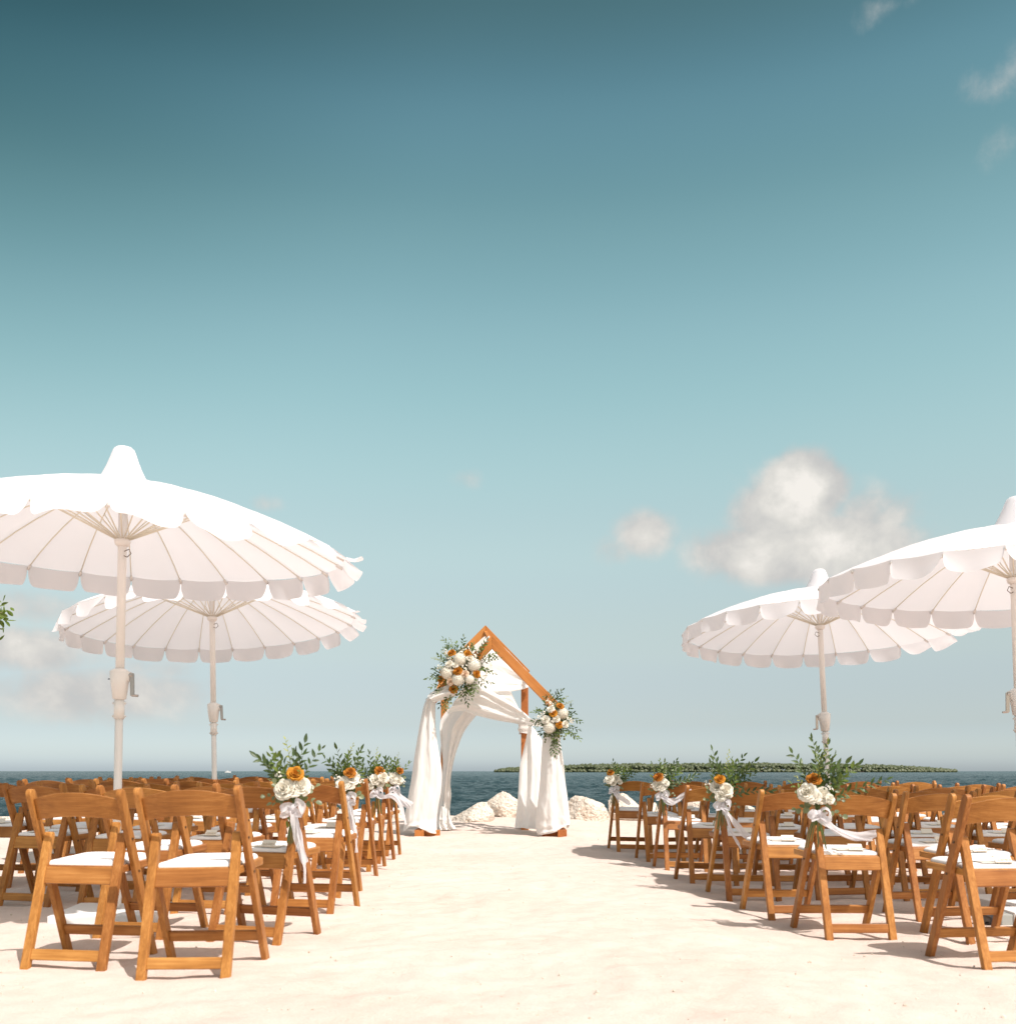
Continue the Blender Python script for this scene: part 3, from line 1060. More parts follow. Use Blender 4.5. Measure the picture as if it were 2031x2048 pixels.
parasol(244, 5.72, R(1.1), 'large white parasol over the near open-sea rows, its rim reaching past the picture edge', R(2.2), R(0.8), 1.255, 1, R(-55), 0.06, 1, 0.02)
parasol(424, 8.96, R(-0.8), 'white parasol beside the tall drape, standing behind the larger open-sea parasol', R(-3.5), R(-3.2), 1.265, 2, R(-50), 0.13, 1, 0.05)
parasol(2027, 6.5, R(-2.0), 'white parasol cut by the picture edge, above the near island-side rows', R(0.5), R(3.0), 1.215, 3, R(-60), 0.02, -1, 0.0)
parasol(1640, 9.2, R(-2.8), 'white parasol under the big cumulus cloud, its flaps blown outwards', R(-4.0), R(3.0), 1.25, 4, R(-40), 0.10, -1, 0.08)


# ---------------------------------------------------------------- wedding arch
def a3(rx, ry, d):
    return at(780 + rx / 4.025, 1220 + ry / 4.025, d)


FD, BD = 12.5, 13.75


def build_arch():
    root = empty('wedding_arch', (-0.2, 13.1, gz(-0.2, 13.1)))
    tag(root, 'orange stained timber arch of two nested house-shaped frames on the sand', 'wedding arch')
    inv = Matrix.Translation(-root.location)

    def put(mb, name, mat, bevel=0.004):
        mb.v = [tuple(inv @ Vector(p)) for p in mb.v]
        return mb.build(name, mat, root, bevel=bevel)

    def frame(apex, cl, cr, fl, fr, y, w, dep):
        """apex, corners, feet as (x, z) of the member axes; members are mitred at the apex"""
        for (cx, cz), sgn in ((cl, -1), (cr, 1)):
            dx, dz = cx - apex[0], cz - apex[1]
            L = math.hypot(dx, dz)
            u = (dx / L, dz / L)
            n = (-u[1] * sgn, u[0] * sgn)
            if n[1] < 0: n = (-n[0], -n[1])
            h = w / 2
            pts = []
            for sg in (1, -1):
                px, pz = apex[0] + n[0] * h * sg, apex[1] + n[1] * h * sg
                t = (apex[0] - px) / u[0]
                pts.append((px + u[0] * t + sgn * 0.0008, pz + u[1] * t))
            e = L + w * (0.12 if y < 13 else 0.5)
            lo = [(apex[0] + u[0] * e - n[0] * h, apex[1] + u[1] * e - n[1] * h), (apex[0] + u[0] * e + n[0] * h, apex[1] + u[1] * e + n[1] * h)]
            prof = [pts[0], pts[1], lo[0], lo[1]]
            m = MB()
            Rm = Matrix.Rotation(-math.atan2(u[1], u[0]), 4, 'Y')
            v = [Vector((x, y - dep / 2, z)) for x, z in prof] + [Vector((x, y + dep / 2, z)) for x, z in prof]
            org = Vector((apex[0], y, apex[1]))
            m.add([Rm.inverted() @ (q - org) for q in v], [(0, 1, 2, 3), (7, 6, 5, 4)] + [(i, i + 4, (i + 1) % 4 + 4, (i + 1) % 4) for i in range(4)])
            o = m.build('rafter', M['beam_x'], root, bevel=0.004)
            o.matrix_basis = inv @ Matrix.Translation(org) @ Rm
        for (cx, cz), (fx, fz) in ((cl, fl), (cr, fr)):
            m = MB()
            m.bar((fx, y, fz), (cx, y, cz - 0.02), w * 0.98, dep - 0.006, (0, 1, 0))
            put(m, 'post', M['beam_z'])
    P = lambda rx, ry, d: (a3(rx, ry, d).x, a3(rx, ry, d).z)
    g = 0.0
    frame(P(818, 262, FD), P(318, 742, FD), P(1318, 768, FD), (P(262, 0, FD)[0], g), (P(1352, 0, FD)[0], g), FD, 0.115, 0.10)
    frame(P(765, 168, BD), P(436, 500, BD), P(1080, 492, BD), (P(436, 0, BD)[0], g), (P(1080, 0, BD)[0], g), BD, 0.10, 0.10)
    # ground runners that stick out under the cloth
    for rx, s in ((232, 1), (1382, -1)):
        x = P(rx, 0, 12.25)[0]
        m = MB(); m.box(x - 0.055, x + 0.055, 12.22, 12.82, -0.02, 0.095); put(m, 'foot', M['beam_y'])
        m = MB(); m.box(x + s * 0.0565, x + s * 0.24, 12.40, 12.50, -0.02, 0.082); put(m, 'foot_brace', M['beam_x'])
    for rx in (436, 1080):
        x = P(rx, 0, BD)[0]
        m = MB(); m.box(x - 0.05, x + 0.05, BD - 0.3, BD + 0.3, -0.02, 0.09); put(m, 'foot', M['beam_y'])
    # ridge purlins tying the two frames together
    for (r1, r2) in (((818, 232), (765, 150)), ((1285, 735), (1075, 470)), ((340, 720), (440, 470))):
        A, B = a3(*r1, FD), a3(*r2, BD)
        m = MB(); m.bar(A + Vector((0, 0.055, -0.06)), B - Vector((0, 0.055, 0.06)), 0.045, 0.045); put(m, 'tie_beam', M['beam_y'])
    return root


ARCH = build_arch()


def spline(pts, t):
    """Catmull-Rom through pts at 0..1"""
    n = len(pts) - 1
    f = min(max(t, 0), 1) * n
    i = min(int(f), n - 1)
    u = f - i
    p0, p1, p2, p3 = pts[max(i - 1, 0)], pts[i], pts[i + 1], pts[min(i + 2, n)]
    return 0.5 * ((2 * p1) + (p2 - p0) * u + (2 * p0 - 5 * p1 + 4 * p2 - p3) * u * u + (3 * p1 - p0 - 3 * p2 + p3) * u ** 3)


def pleat(s, t, seed, k):
    a = 0
    for i in range(4):
        fr = k * (0.6 + 0.55 * i)
        a += math.sin(s * fr * 6.283 + seed * (i + 1.3) + 1.1 * math.sin(t * 2.2 + i * 1.7 + seed)) * (0.55 ** i)
    return a


def sheet(name, label, A, B, ns, nt, amp, k, seed, wrap=0.0, group='ivory voile drapes on the arch', sagf=None):
    """cloth between edge polyline A and edge polyline B, pleats running along their length"""
    A = [Vector(p) for p in A]; B = [Vector(p) for p in B]
    rows = []
    SS, TT = np.meshgrid(np.linspace(0, 1, ns + 1), np.linspace(0, 1, nt + 1))
    wr = fbm(SS * 9 + seed, TT * 7, 0, int(seed * 10), 3, 0.6) - 0.5
    for i in range(nt + 1):
        t = i / nt
        a, b = spline(A, t), spline(B, t)
        row = []
        for j in range(ns + 1):
            s = j / ns
            p = a.lerp(b, s)
            am = amp(t) if callable(amp) else amp
            p = p + Vector((0.25 * am * math.sin(s * 21 + seed), -am * pleat(s, t, seed, k) - wrap * math.sin(math.pi * s) + 1.3 * am * float(wr[i, j]), 0))
            if sagf: p = p + Vector((0, 0, sagf(s, t)))
            row.append(p)
        rows.append(row)
    m = MB()
    m.grid(rows)
    o = m.build(name, M['drape'], None, smooth=True, fix=False)
    return tag(o, label, 'drape', group)


def tube_drape(name, label, L, Rr, d0, dep, ns, nt, amp, k, seed, hem=None):
    """cloth hanging round a post: an open-backed column whose outline follows the edges L and Rr (photo points)"""
    Lp = [a3(x, y, d0) for x, y in L]; Rp = [a3(x, y, d0) for x, y in Rr]
    rows = []
    SS, TT = np.meshgrid(np.linspace(0, 1, ns + 1), np.linspace(0, 1, nt + 1))
    wr = fbm(SS * 10 + seed, TT * 6, 0, int(seed * 10), 3, 0.6) - 0.5
    wr = wr + sstep(0.80, 1.0, TT) * 1.6 * (fbm(SS * 5 + seed, TT * 26, 0, int(seed * 10) + 5, 2) - 0.5)
    for i in range(nt + 1):
        t = i / nt
        a, b = spline(Lp, t), spline(Rp, t)
        c = (a + b) / 2
        hw = (b - a).length / 2
        dd = dep[0] + (dep[1] - dep[0]) * t
        row = []
        for j in range(ns + 1):
            s = j / ns
            th = math.pi * (1.32 * s - 0.16)
            x = -math.cos(th)
            y = -math.sin(th)
            am = amp(t) if callable(amp) else amp
            pl = pleat(s, t, seed, k)
            q = 1 + am * pl * (0.35 + 0.65 * math.sin(math.pi * s))
            z = a.z + (b.z - a.z) * (x * 0.5 + 0.5)
            yy = y * dd * q + 0.5 * am * pl * dd + 0.05 * float(wr[i, j])
            if hem and t > 0.9:
                z += hem(s) * ((t - 0.9) / 0.1)
            row.append(Vector((c.x + x * hw * (1 + 0.10 * am * pl), d0 + 0.06 + yy, z)))
        rows.append(row)
    m = MB()
    m.grid(rows)
    o = m.build(name, M['drape'], None, smooth=True, fix=False)
    return tag(o, label, 'drape', 'ivory voile drapes on the arch')


def drapes():
    bow = lambda z: z
    tube_drape('drape', 'tall narrow ivory drape wrapping the front post below the large flower spray',
               [(318, 668), (272, 756), (232, 940), (196, 1150), (170, 1340), (140, 1540), (112, 1700), (98, 1785)],
               [(372, 672), (358, 780), (362, 960), (386, 1120), (412, 1290), (400, 1450), (372, 1640), (374, 1800)],
               12.42, (0.15, 0.24), 90, 70, lambda t: 0.17 + 0.08 * (1 - t) + 0.04 * t, 4.2, 2.0, hem=lambda s: 0.085 * math.exp(-((s - 0.45) / 0.16) ** 2))
    # back drape at the same side sweeping in from the swag
    L = [(462, 800), (402, 900), (404, 1080), (420, 1230), (405, 1400), (385, 1560), (372, 1700), (366, 1772)]
    Rr = [(720, 815), (606, 960), (548, 1090), (506, 1230), (484, 1370), (488, 1500), (478, 1640), (508, 1768)]
    sheet('drape', 'ivory drape gathered round the rear post behind the tall narrow drape',
          [a3(x, y, BD - 0.16) for x, y in L], [a3(x, y, BD - 0.30) for x, y in Rr], 80, 60, lambda t: 0.018 + 0.022 * math.sin(math.pi * t), 3.0, 0.7, 0.14)
    sheet('drape', 'crumpled ivory cloth pooled at the foot of the rear post beside the tall drape',
          [a3(x, y, BD - 0.36) for x, y in ((392, 1560), (372, 1660), (362, 1720), (372, 1778))],
          [a3(x, y, BD - 0.36) for x, y in ((476, 1610), (486, 1680), (500, 1720), (530, 1756))], 50, 30, lambda t: 0.015 + 0.035 * t, 2.6, 4.0, 0.10)
    # cloth over the roof between the two frames
    top = [a3(628, 330, FD + 0.15), a3(700, 262, FD + 0.5), a3(775, 215, FD + 0.8), a3(905, 300, BD - 0.2), a3(1010, 400, BD - 0.12), a3(1108, 500, BD - 0.12)]
    bot = [a3(600, 640, FD + 0.15), a3(740, 655, FD + 0.35), a3(850, 668, FD + 0.6), a3(960, 660, BD - 0.35), a3(1050, 644, BD - 0.2), a3(1126, 618, BD - 0.12)]
    sheet('drape', 'pleated ivory cloth filling the gable between the two roof frames',
          top, bot, 90, 60, lambda t: 0.022 * (0.4 + math.sin(math.pi * min(1, t * 1.05))), 3.4, 1.3)
    sheet('drape', 'narrow strip of ivory cloth laid over the front rafter above the large flower spray',
          [a3(x, y, d) for x, y, d in ((636, 350, 12.42), (700, 292, 12.42), (760, 238, 12.42), (792, 206, 12.5))],
          [a3(x, y, d) for x, y, d in ((655, 362, 12.36), (716, 306, 12.36), (770, 256, 12.36), (800, 218, 12.42))], 16, 30, 0.008, 1.6, 2.2)
    # main swag from the flowers to the knot
    up = [a3(600, 600, 12.72), a3(760, 628, 12.9), a3(900, 700, 13.05), a3(1010, 772, 13.25), a3(1085, 832, 13.45), a3(1150, 896, 13.58)]
    lo = [a3(455, 840, 12.72), a3(570, 812, 12.85), a3(690, 850, 12.95), a3(850, 888, 13.15), a3(990, 912, 13.4), a3(1112, 938, 13.56)]
    sheet('drape', 'wide ivory swag sweeping from the large flower spray down to the knot',
          up, lo, 90, 70, lambda t: 0.032 * (1 - 0.65 * t), 2.7, 5.1, 0.05)
    sheet('drape', 'ivory back swag hanging as a wedge between gable cloth and the wide swag',
          [a3(700, 640, 13.0), a3(850, 655, 13.1), a3(960, 655, 13.2), a3(985, 690, 13.3), a3(1032, 790, 13.5)],
          [a3(700, 760, 13.0), a3(820, 760, 13.1), a3(930, 780, 13.2), a3(990, 800, 13.3), a3(1040, 830, 13.5)], 40, 40, 0.02, 2.2, 3.3)
    # knot round the rear post and the tail that leads to the small spray
    c = a3(1080, 945, BD)
    m = MB()
    rows = []
    for i in range(9):
        v = i / 8
        row = []
        for j in range(33):
            a = 2 * math.pi * j / 32
            e = 0.078 + 0.010 * math.sin(math.pi * v) + 0.007 * math.sin(v * 14 + 2 * math.sin(a + 1))
            ex = (abs(math.cos(a)) ** 0.6) * (1 if math.cos(a) > 0 else -1)
            ey = (abs(math.sin(a)) ** 0.6) * (1 if math.sin(a) > 0 else -1)
            row.append(c + Vector((e * ex, e * ey, 0.085 - 0.17 * v + 0.012 * math.sin(a * 2))))
        rows.append(row)
    m.grid(rows)
    tag(m.build('drape', M['drape'], None, smooth=True, fix=False), 'ivory cloth wound once round the bare rear post as a knot', 'drape', 'ivory voile drapes on the arch')
    sheet('drape', 'short ivory tail of cloth running from the knot into the small flower spray',
          [a3(1080, 862, 13.5), a3(1140, 880, 13.3), a3(1190, 898, 12.9), a3(1260, 890, 12.5)],
          [a3(1085, 935, 13.5), a3(1150, 935, 13.3), a3(1200, 938, 12.9), a3(1265, 960, 12.5)], 24, 30, 0.014, 2.0, 0.4, 0.04)
    sheet('drape', 'ivory cloth bunched over the corner joint between tall drape and large flower spray',
          [a3(x, y, 12.30) for x, y in ((296, 690), (350, 650), (420, 620), (500, 590))],
          [a3(x, y, 12.30) for x, y in ((345, 745), (390, 735), (450, 715), (540, 690))], 24, 30, 0.018, 2.4, 1.9, 0.05)
    # wide drapes at the small spray
    sheet('drape', 'ivory drape fanning down from the knot behind the wide drape',
          [a3(x, y, 13.5 - 0.09 * q) for q, (x, y) in enumerate(((1112, 930), (1092, 1030), (1062, 1160), (1040, 1270), (1031, 1420), (1020, 1570), (1006, 1690), (1000, 1752)))],
          [a3(x, y, 13.5 - 0.10 * q) for q, (x, y) in enumerate(((1136, 932), (1186, 990), (1246, 1080), (1300, 1220), (1300, 1420), (1290, 1580), (1280, 1690), (1280, 1765)))],
          90, 60, lambda t: 0.014 + 0.020 * t, 2.6, 2.9, 0.12)
    tube_drape('drape', 'wide full ivory drape under the small flower spray, hem lifted over the timber foot',
               [(1232, 985), (1220, 1100), (1212, 1230), (1202, 1380), (1188, 1520), (1172, 1650), (1166, 1740), (1180, 1812)],
               [(1352, 985), (1374, 1105), (1394, 1230), (1406, 1370), (1424, 1500), (1438, 1620), (1446, 1700), (1436, 1762)],
               12.42, (0.15, 0.26), 110, 70, lambda t: 0.13 + 0.08 * t, 3.8, 6.0, hem=lambda s: 0.06 * math.exp(-((s - 0.72) / 0.13) ** 2))


drapes()


# ---------------------------------------------------------------- flowers
def rose_mesh(seed, mat, name):
    r = random.Random(seed)
    m = MB()
    for (n, op, h, sp) in ((3, 0.20, 0.80, 1.25), (4, 0.40, 0.76, 1.0), (5, 0.62, 0.64, 0.85), (6, 0.84, 0.46, 0.72), (6, 1.0, 0.24, 0.66)):
        ph = r.uniform(0, 6.28)
        for k in range(n):
            a0 = ph + k * 2 * math.pi / n + r.uniform(-0.15, 0.15)
            o2, h2 = op * r.uniform(0.92, 1.08), h * r.uniform(0.92, 1.06)
            rows = []
            for i in range(6):
                v = i / 5
                row = []
                for j in range(6):
                    u = j / 2.5 - 1
                    w = sp * (0.35 + 0.65 * math.sin(min(1, v * 1.25) * math.pi / 2)) * (1 - 0.25 * v ** 4)
                    a = a0 + u * w
                    q = o2 * math.sin(min(1.0, v * 1.15) * math.pi / 2) * (1 - 0.06 * u * u) + 0.20 * o2 * v ** 5 + 0.03 * math.sin(5 * u + k) * v
                    z = -0.42 + (h2 + 0.42) * v ** 0.85 - 0.24 * u * u * v ** 2 - 0.22 * o2 * v ** 5
                    row.append((q * math.cos(a), q * math.sin(a), z))
                rows.append(row)
            m.grid(rows)
    return m.mesh(name, mat, smooth=True, fix=False)


def hydrangea_mesh(seed, mat):
    r = random.Random(seed)
    m = MB()
    N = 110
    for k in range(N):
        z = 1 - 1.55 * (k + 0.5) / N
        q = math.sqrt(max(0, 1 - z * z))
        a = k * 2.39996
        nrm = Vector((q * math.cos(a), q * math.sin(a), z)).normalized()
        c = nrm * r.uniform(0.90, 1.04)
        u = nrm.orthogonal().normalized()
        w = nrm.cross(u)
        b = r.uniform(0, 1.57)
        s = r.uniform(0.15, 0.20)
        for p in range(4):
            t = b + p * math.pi / 2
            e1 = u * math.cos(t) + w * math.sin(t)
            e2 = u * math.cos(t + 1.57) + w * math.sin(t + 1.57)
            li = nrm * r.uniform(0.0, 0.06)
            m.add([c, c + e1 * s * 0.55 + e2 * s * 0.42 + li, c + e1 * s + li * 0.4, c + e1 * s * 0.55 - e2 * s * 0.42 + li], [(0, 1, 2, 3)])
    bm = bmesh.new()
    bmesh.ops.create_icosphere(bm, subdivisions=2, radius=0.86)
    m.add([v.co[:] for v in bm.verts], [[v.index for v in f.verts] for f in bm.faces])
    bm.free()
    return m.mesh('white_hydrangea', mat, fix=False)


def blossom_mesh(seed, mat):
    r = random.Random(seed)
    m = MB()
    for k in range(9):
        c = Vector((r.uniform(-.7, .7), r.uniform(-.7, .7), r.uniform(-.35, .5)))
        nrm = (Vector((c.x, c.y, 0.9)) + Vector((r.uniform(-.3, .3),) * 3)).normalized()
        u = nrm.orthogonal().normalized()
        w = nrm.cross(u)
        s = r.uniform(0.26, 0.38)
        for p in range(5):
            t = p * 1.2566
            e1 = u * math.cos(t) + w * math.sin(t)
            e2 = u * math.cos(t + 1.57) + w * math.sin(t + 1.57)
            m.add([c, c + e1 * s * 0.6 + e2 * s * 0.4 + nrm * 0.08, c + e1 * s + nrm * 0.12, c + e1 * s * 0.6 - e2 * s * 0.4 + nrm * 0.08], [(0, 1, 2, 3)])
        m.tube([c - nrm * 0.5, c], 0.03, 4, False)
    return m.mesh('white_blossom', mat, fix=False)


FM = {'white_rose': [rose_mesh(s, M['rose_white'], 'white_rose') for s in (1, 2)],
      'amber_rose': [rose_mesh(s, M['rose_orange'], 'amber_rose') for s in (3, 4)],
      'blush_rose': [rose_mesh(5, M['rose_blush'], 'blush_rose')],
      'white_hydrangea': [hydrangea_mesh(s, M['rose_white']) for s in (1, 2)],
      'white_blossom': [blossom_mesh(s, M['rose_white']) for s in (1, 2, 3)]}


def leaf_mesh(mat, L, W, curl, name='leaf', round_=False):
    m = MB()
    n = 6
    rows = []
    for i in range(n + 1):
        t = i / n
        w = W * (math.sqrt(max(0, 1 - (2 * t - 1) ** 2)) if round_ else math.sin(math.pi * t ** 0.8) ** 0.9)
        w = max(w, W * 0.03)
        z = curl * L * math.sin(t * 2.2)
        rows.append([(-w / 2, L * t, z + w * 0.22), (0, L * t, z), (w / 2, L * t, z + w * 0.22)])
    m.grid(rows)
    return m.mesh(name, mat, smooth=True, fix=False)


LEAF = {'ruscus': [leaf_mesh(M['leaf_dark'], 0.052, 0.020, -0.12), leaf_mesh(M['leaf_dark'], 0.045, 0.016, 0.15)],
        'green': [leaf_mesh(M['leaf_green'], 0.050, 0.022, -0.15), leaf_mesh(M['leaf_green'], 0.042, 0.016, 0.12)],
        'eucalyptus': [leaf_mesh(M['leaf_grey'], 0.034, 0.032, -0.1, round_=True), leaf_mesh(M['leaf_grey'], 0.028, 0.026, 0.1, round_=True)],
        'lime': [leaf_mesh(M['leaf_lime'], 0.024, 0.008, -0.1)]}
LMAT = {'ruscus': 'leaf_dark', 'green': 'leaf_green', 'eucalyptus': 'leaf_grey', 'lime': 'leaf_lime'}


def sprig_layout(base, direction, length, kind, r, scale=1.0, droop=0.25):
    """stem points and leaf matrices"""
    d = Vector(direction).normalized()
    p = Vector(base)
    n = 9
    pts = [p.copy()]
    bend = Vector((r.uniform(-.5, .5), r.uniform(-.5, .5), r.uniform(-.3, .3) - droop))
    for i in range(n):
        d = (d + bend * (0.9 / n)).normalized()
        p = p + d * (length / n)
        pts.append(p.copy())
    gap = {'ruscus': 0.020, 'green': 0.019, 'eucalyptus': 0.024, 'lime': 0.015}[kind] * scale
    cnt = max(4, int(length * 0.80 / gap))
    mats = []
    side = 1
    for k in range(cnt + 1):
        t = 0.2 + 0.8 * k / cnt
        q = spline(pts, t)
        d2 = (spline(pts, min(1, t + 0.05)) - spline(pts, max(0, t - 0.05))).normalized()
        lat = d2.cross(Vector((r.uniform(-.6, .6), -1, r.uniform(-.2, .9)))).normalized() * side
        side = -side
        y = (d2 * r.uniform(0.55, 1.0) + lat * (r.uniform(0.55, 0.95) if k < cnt else 0.1)).normalized()
        z = (Vector((r.uniform(-.6, .6), -0.7, 0.6 + r.uniform(-.5, .5))))
        x = y.cross(z).normalized()
        z = x.cross(y)
        s = scale * r.uniform(0.75, 1.15) * (1 - 0.25 * max(0, t - 0.6))
        Mx = Matrix((x * s, y * s, z * s)).transposed().to_4x4()
        mats.append(Matrix.Translation(q) @ Mx)
    return pts, mats


def sprig(parent, base, direction, length, kind, r, scale=1.0, droop=0.25, split=True):
    pts, mats = sprig_layout(base, direction, length, kind, r, scale, droop)
    m = MB()
    m.tube(pts, [0.0022 * scale * (1 - 0.6 * i / 9) for i in range(10)], 4, False)
    if split:
        o = m.build('sprig', M['stem'], parent)
        for Mx in mats:
            l = link('leaf', r.choice(LEAF[kind]), o)
            l.matrix_basis = Mx
        return o
    for Mx in mats:
        me = r.choice(LEAF[kind])
        m.add([Mx @ v.co for v in me.vertices], [tuple(p.vertices) for p in me.polygons])
    return m.build('sprig', M[LMAT[kind]], parent, smooth=True, fix=False)


def flower(parent, kind, pos, rad, face, r):
    o = link(kind, r.choice(FM[kind]), parent)
    q = Vector(face).to_track_quat('Z', 'Y').to_matrix().to_4x4() @ Matrix.Rotation(r.uniform(0, 6.28), 4, 'Z')
    o.matrix_basis = Matrix.Translation(pos) @ q @ Matrix.Scale(rad, 4)
    return o


def strip(parent, name, path, width, wdir, seed, ripple=0.006, n=28, taper=1.0):
    path = [Vector(p) for p in path]
    rows = []
    for i in range(n + 1):
        t = i / n
        p = spline(path, t)
        d = (spline(path, min(1, t + 0.02)) - spline(path, max(0, t - 0.02))).normalized()
        a = math.sin(t * 5.0 + seed) * 0.7
        wd = (Vector(wdir) - d * Vector(wdir).dot(d)).normalized()
        nn = d.cross(wd)
        wd = wd * math.cos(a) + nn * math.sin(a)
        nn = d.cross(wd)
        w = width * (1 - (1 - taper) * t)
        row = []
        for j in range(7):
            s = j / 6 - 0.5
            row.append(p + wd * (s * w) + nn * (ripple * math.sin(s * 9 + t * 13 + seed)))
        rows.append(row)
    m = MB()
    m.grid(rows)
    return m.build(name, M['ribbon'], parent, smooth=True, fix=False)


def bouquet(ch, side, label, seed, tails, spread=1.0, big=1.0):
    s = 1 if side == 'isle' else -1           # the greenery leans away from the aisle
    bpy.context.view_layer.update()
    loc = ch.matrix_basis @ Vector((-s * 0.235, -0.135, 0.655))
    root = empty('bouquet', loc)
    tag(root, label, 'bouquet', 'bouquets tied to the aisle chairs')
    r = random.Random(seed)
    for k in range(9):
        x0, y0 = r.uniform(-.018, .018), r.uniform(-.018, .018)
        m = MB()
        m.tube([(x0 * 0.8 + s * r.uniform(-.01, .02), y0, r.uniform(0.10, 0.16)), (x0 * 0.3, y0 * 0.3, 0.0), (x0 * 1.6 - s * 0.004, y0 * 1.5, -0.08), (x0 * 2.6 - s * 0.006, y0 * 2, -0.13 - r.uniform(0, .05))],
               0.003, 5)
        m.build('stem', M['stem'], root, smooth=True)
    ra = r.uniform(-0.45, 0.35)
    rot_c, rot_s = math.cos(ra), math.sin(ra)
    for (x, z, rad, kind) in ((-0.046, 0.105, 0.043, 'white_rose'), (0.020, 0.112, 0.046, 'white_rose'), (-0.005, 0.075, 0.034, 'white_rose'), (0.05, 0.085, 0.026, 'white_rose'),
                              (-0.030, 0.172, 0.036, 'amber_rose'), (-0.092, 0.090, 0.020, 'white_blossom'), (0.045, 0.150, 0.018, 'white_blossom')):
        x += r.uniform(-.018, .018); z += r.uniform(-.018, .018)
        x, z = x * rot_c - (z - .11) * rot_s, .11 + x * rot_s + (z - .11) * rot_c
        flower(root, kind, (s * x, -0.045 + r.uniform(-.015, .015), z), rad * r.uniform(0.92, 1.08) * big, (s * x * 8 - 0.1 * s, -1.0, 0.45 + (z - 0.1) * 4), r)
    greens = [(-18, .29, 'ruscus'), (-8, .32, 'ruscus'), (-2, .35, 'lime'), (6, .27, 'green'), (12, .31, 'ruscus'), (18, .28, 'green'), (26, .29, 'ruscus'), (34, .24, 'ruscus'), (-26, .21, 'lime'),
              (-12, .22, 'ruscus'), (4, .22, 'ruscus'), (20, .22, 'ruscus'), (30, .20, 'green'), (40, .24, 'ruscus'), (0, .26, 'ruscus'), (-55, .12, 'eucalyptus'), (72, .14, 'eucalyptus'), (105, .12, 'eucalyptus'),
              (-90, .10, 'eucalyptus'), (48, .17, 'eucalyptus'), (-35, .15, 'green'), (160, .12, 'green')]
    if side == 'isle':
        greens += [(50, .33, 'ruscus'), (60, .36, 'ruscus'), (44, .30, 'green')]
    for (ang, ln, kind) in greens:
        a = R(ang * (0.82 if abs(ang) < 45 else 1.0) + r.uniform(-6, 6)) * (0.75 + 0.25 * spread)
        sprig(root, (s * r.uniform(-.01, .02), 0.012, 0.04), (s * math.sin(a), r.uniform(-.35, .15), math.cos(a)), ln * r.uniform(0.82, 1.05) * spread * 0.94, kind, r, big * r.uniform(0.85, 1.08), 0.12)
    # bow
    for q in (-1, 1):
        strip(root, 'ribbon_loop', [(0, -.03, 0.0), (q * .022, -.055, .022 + .008 * q), (q * .046, -.058, .006 + .010 * q), (q * .048, -.05, -.026), (q * .022, -.045, -.020), (0, -.03, 0)], 0.038, (0, 0.35, 1), seed + q, 0.004, 22)
    m = MB(); m.tube([(-s * .004, -.036, .018), (0, -.040, 0.0), (s * .004, -.036, -.018)], [.012, .017, .012], 8); m.build('ribbon_knot', M['ribbon'], root, smooth=True)
    strip(root, 'ribbon_tie', [(-s * .01, -.02, .0), (s * .02, .02, .006), (s * .055, .0, .004), (s * .03, -.03, .0)], 0.012, (0, 0, 1), seed, 0.001, 14)
    for q, (path, w) in enumerate(tails):
        strip(root, 'ribbon_tail', path, w, (0.4, 0.25, 1), seed + q * 2.3, 0.005, 34, 0.85)
    return root


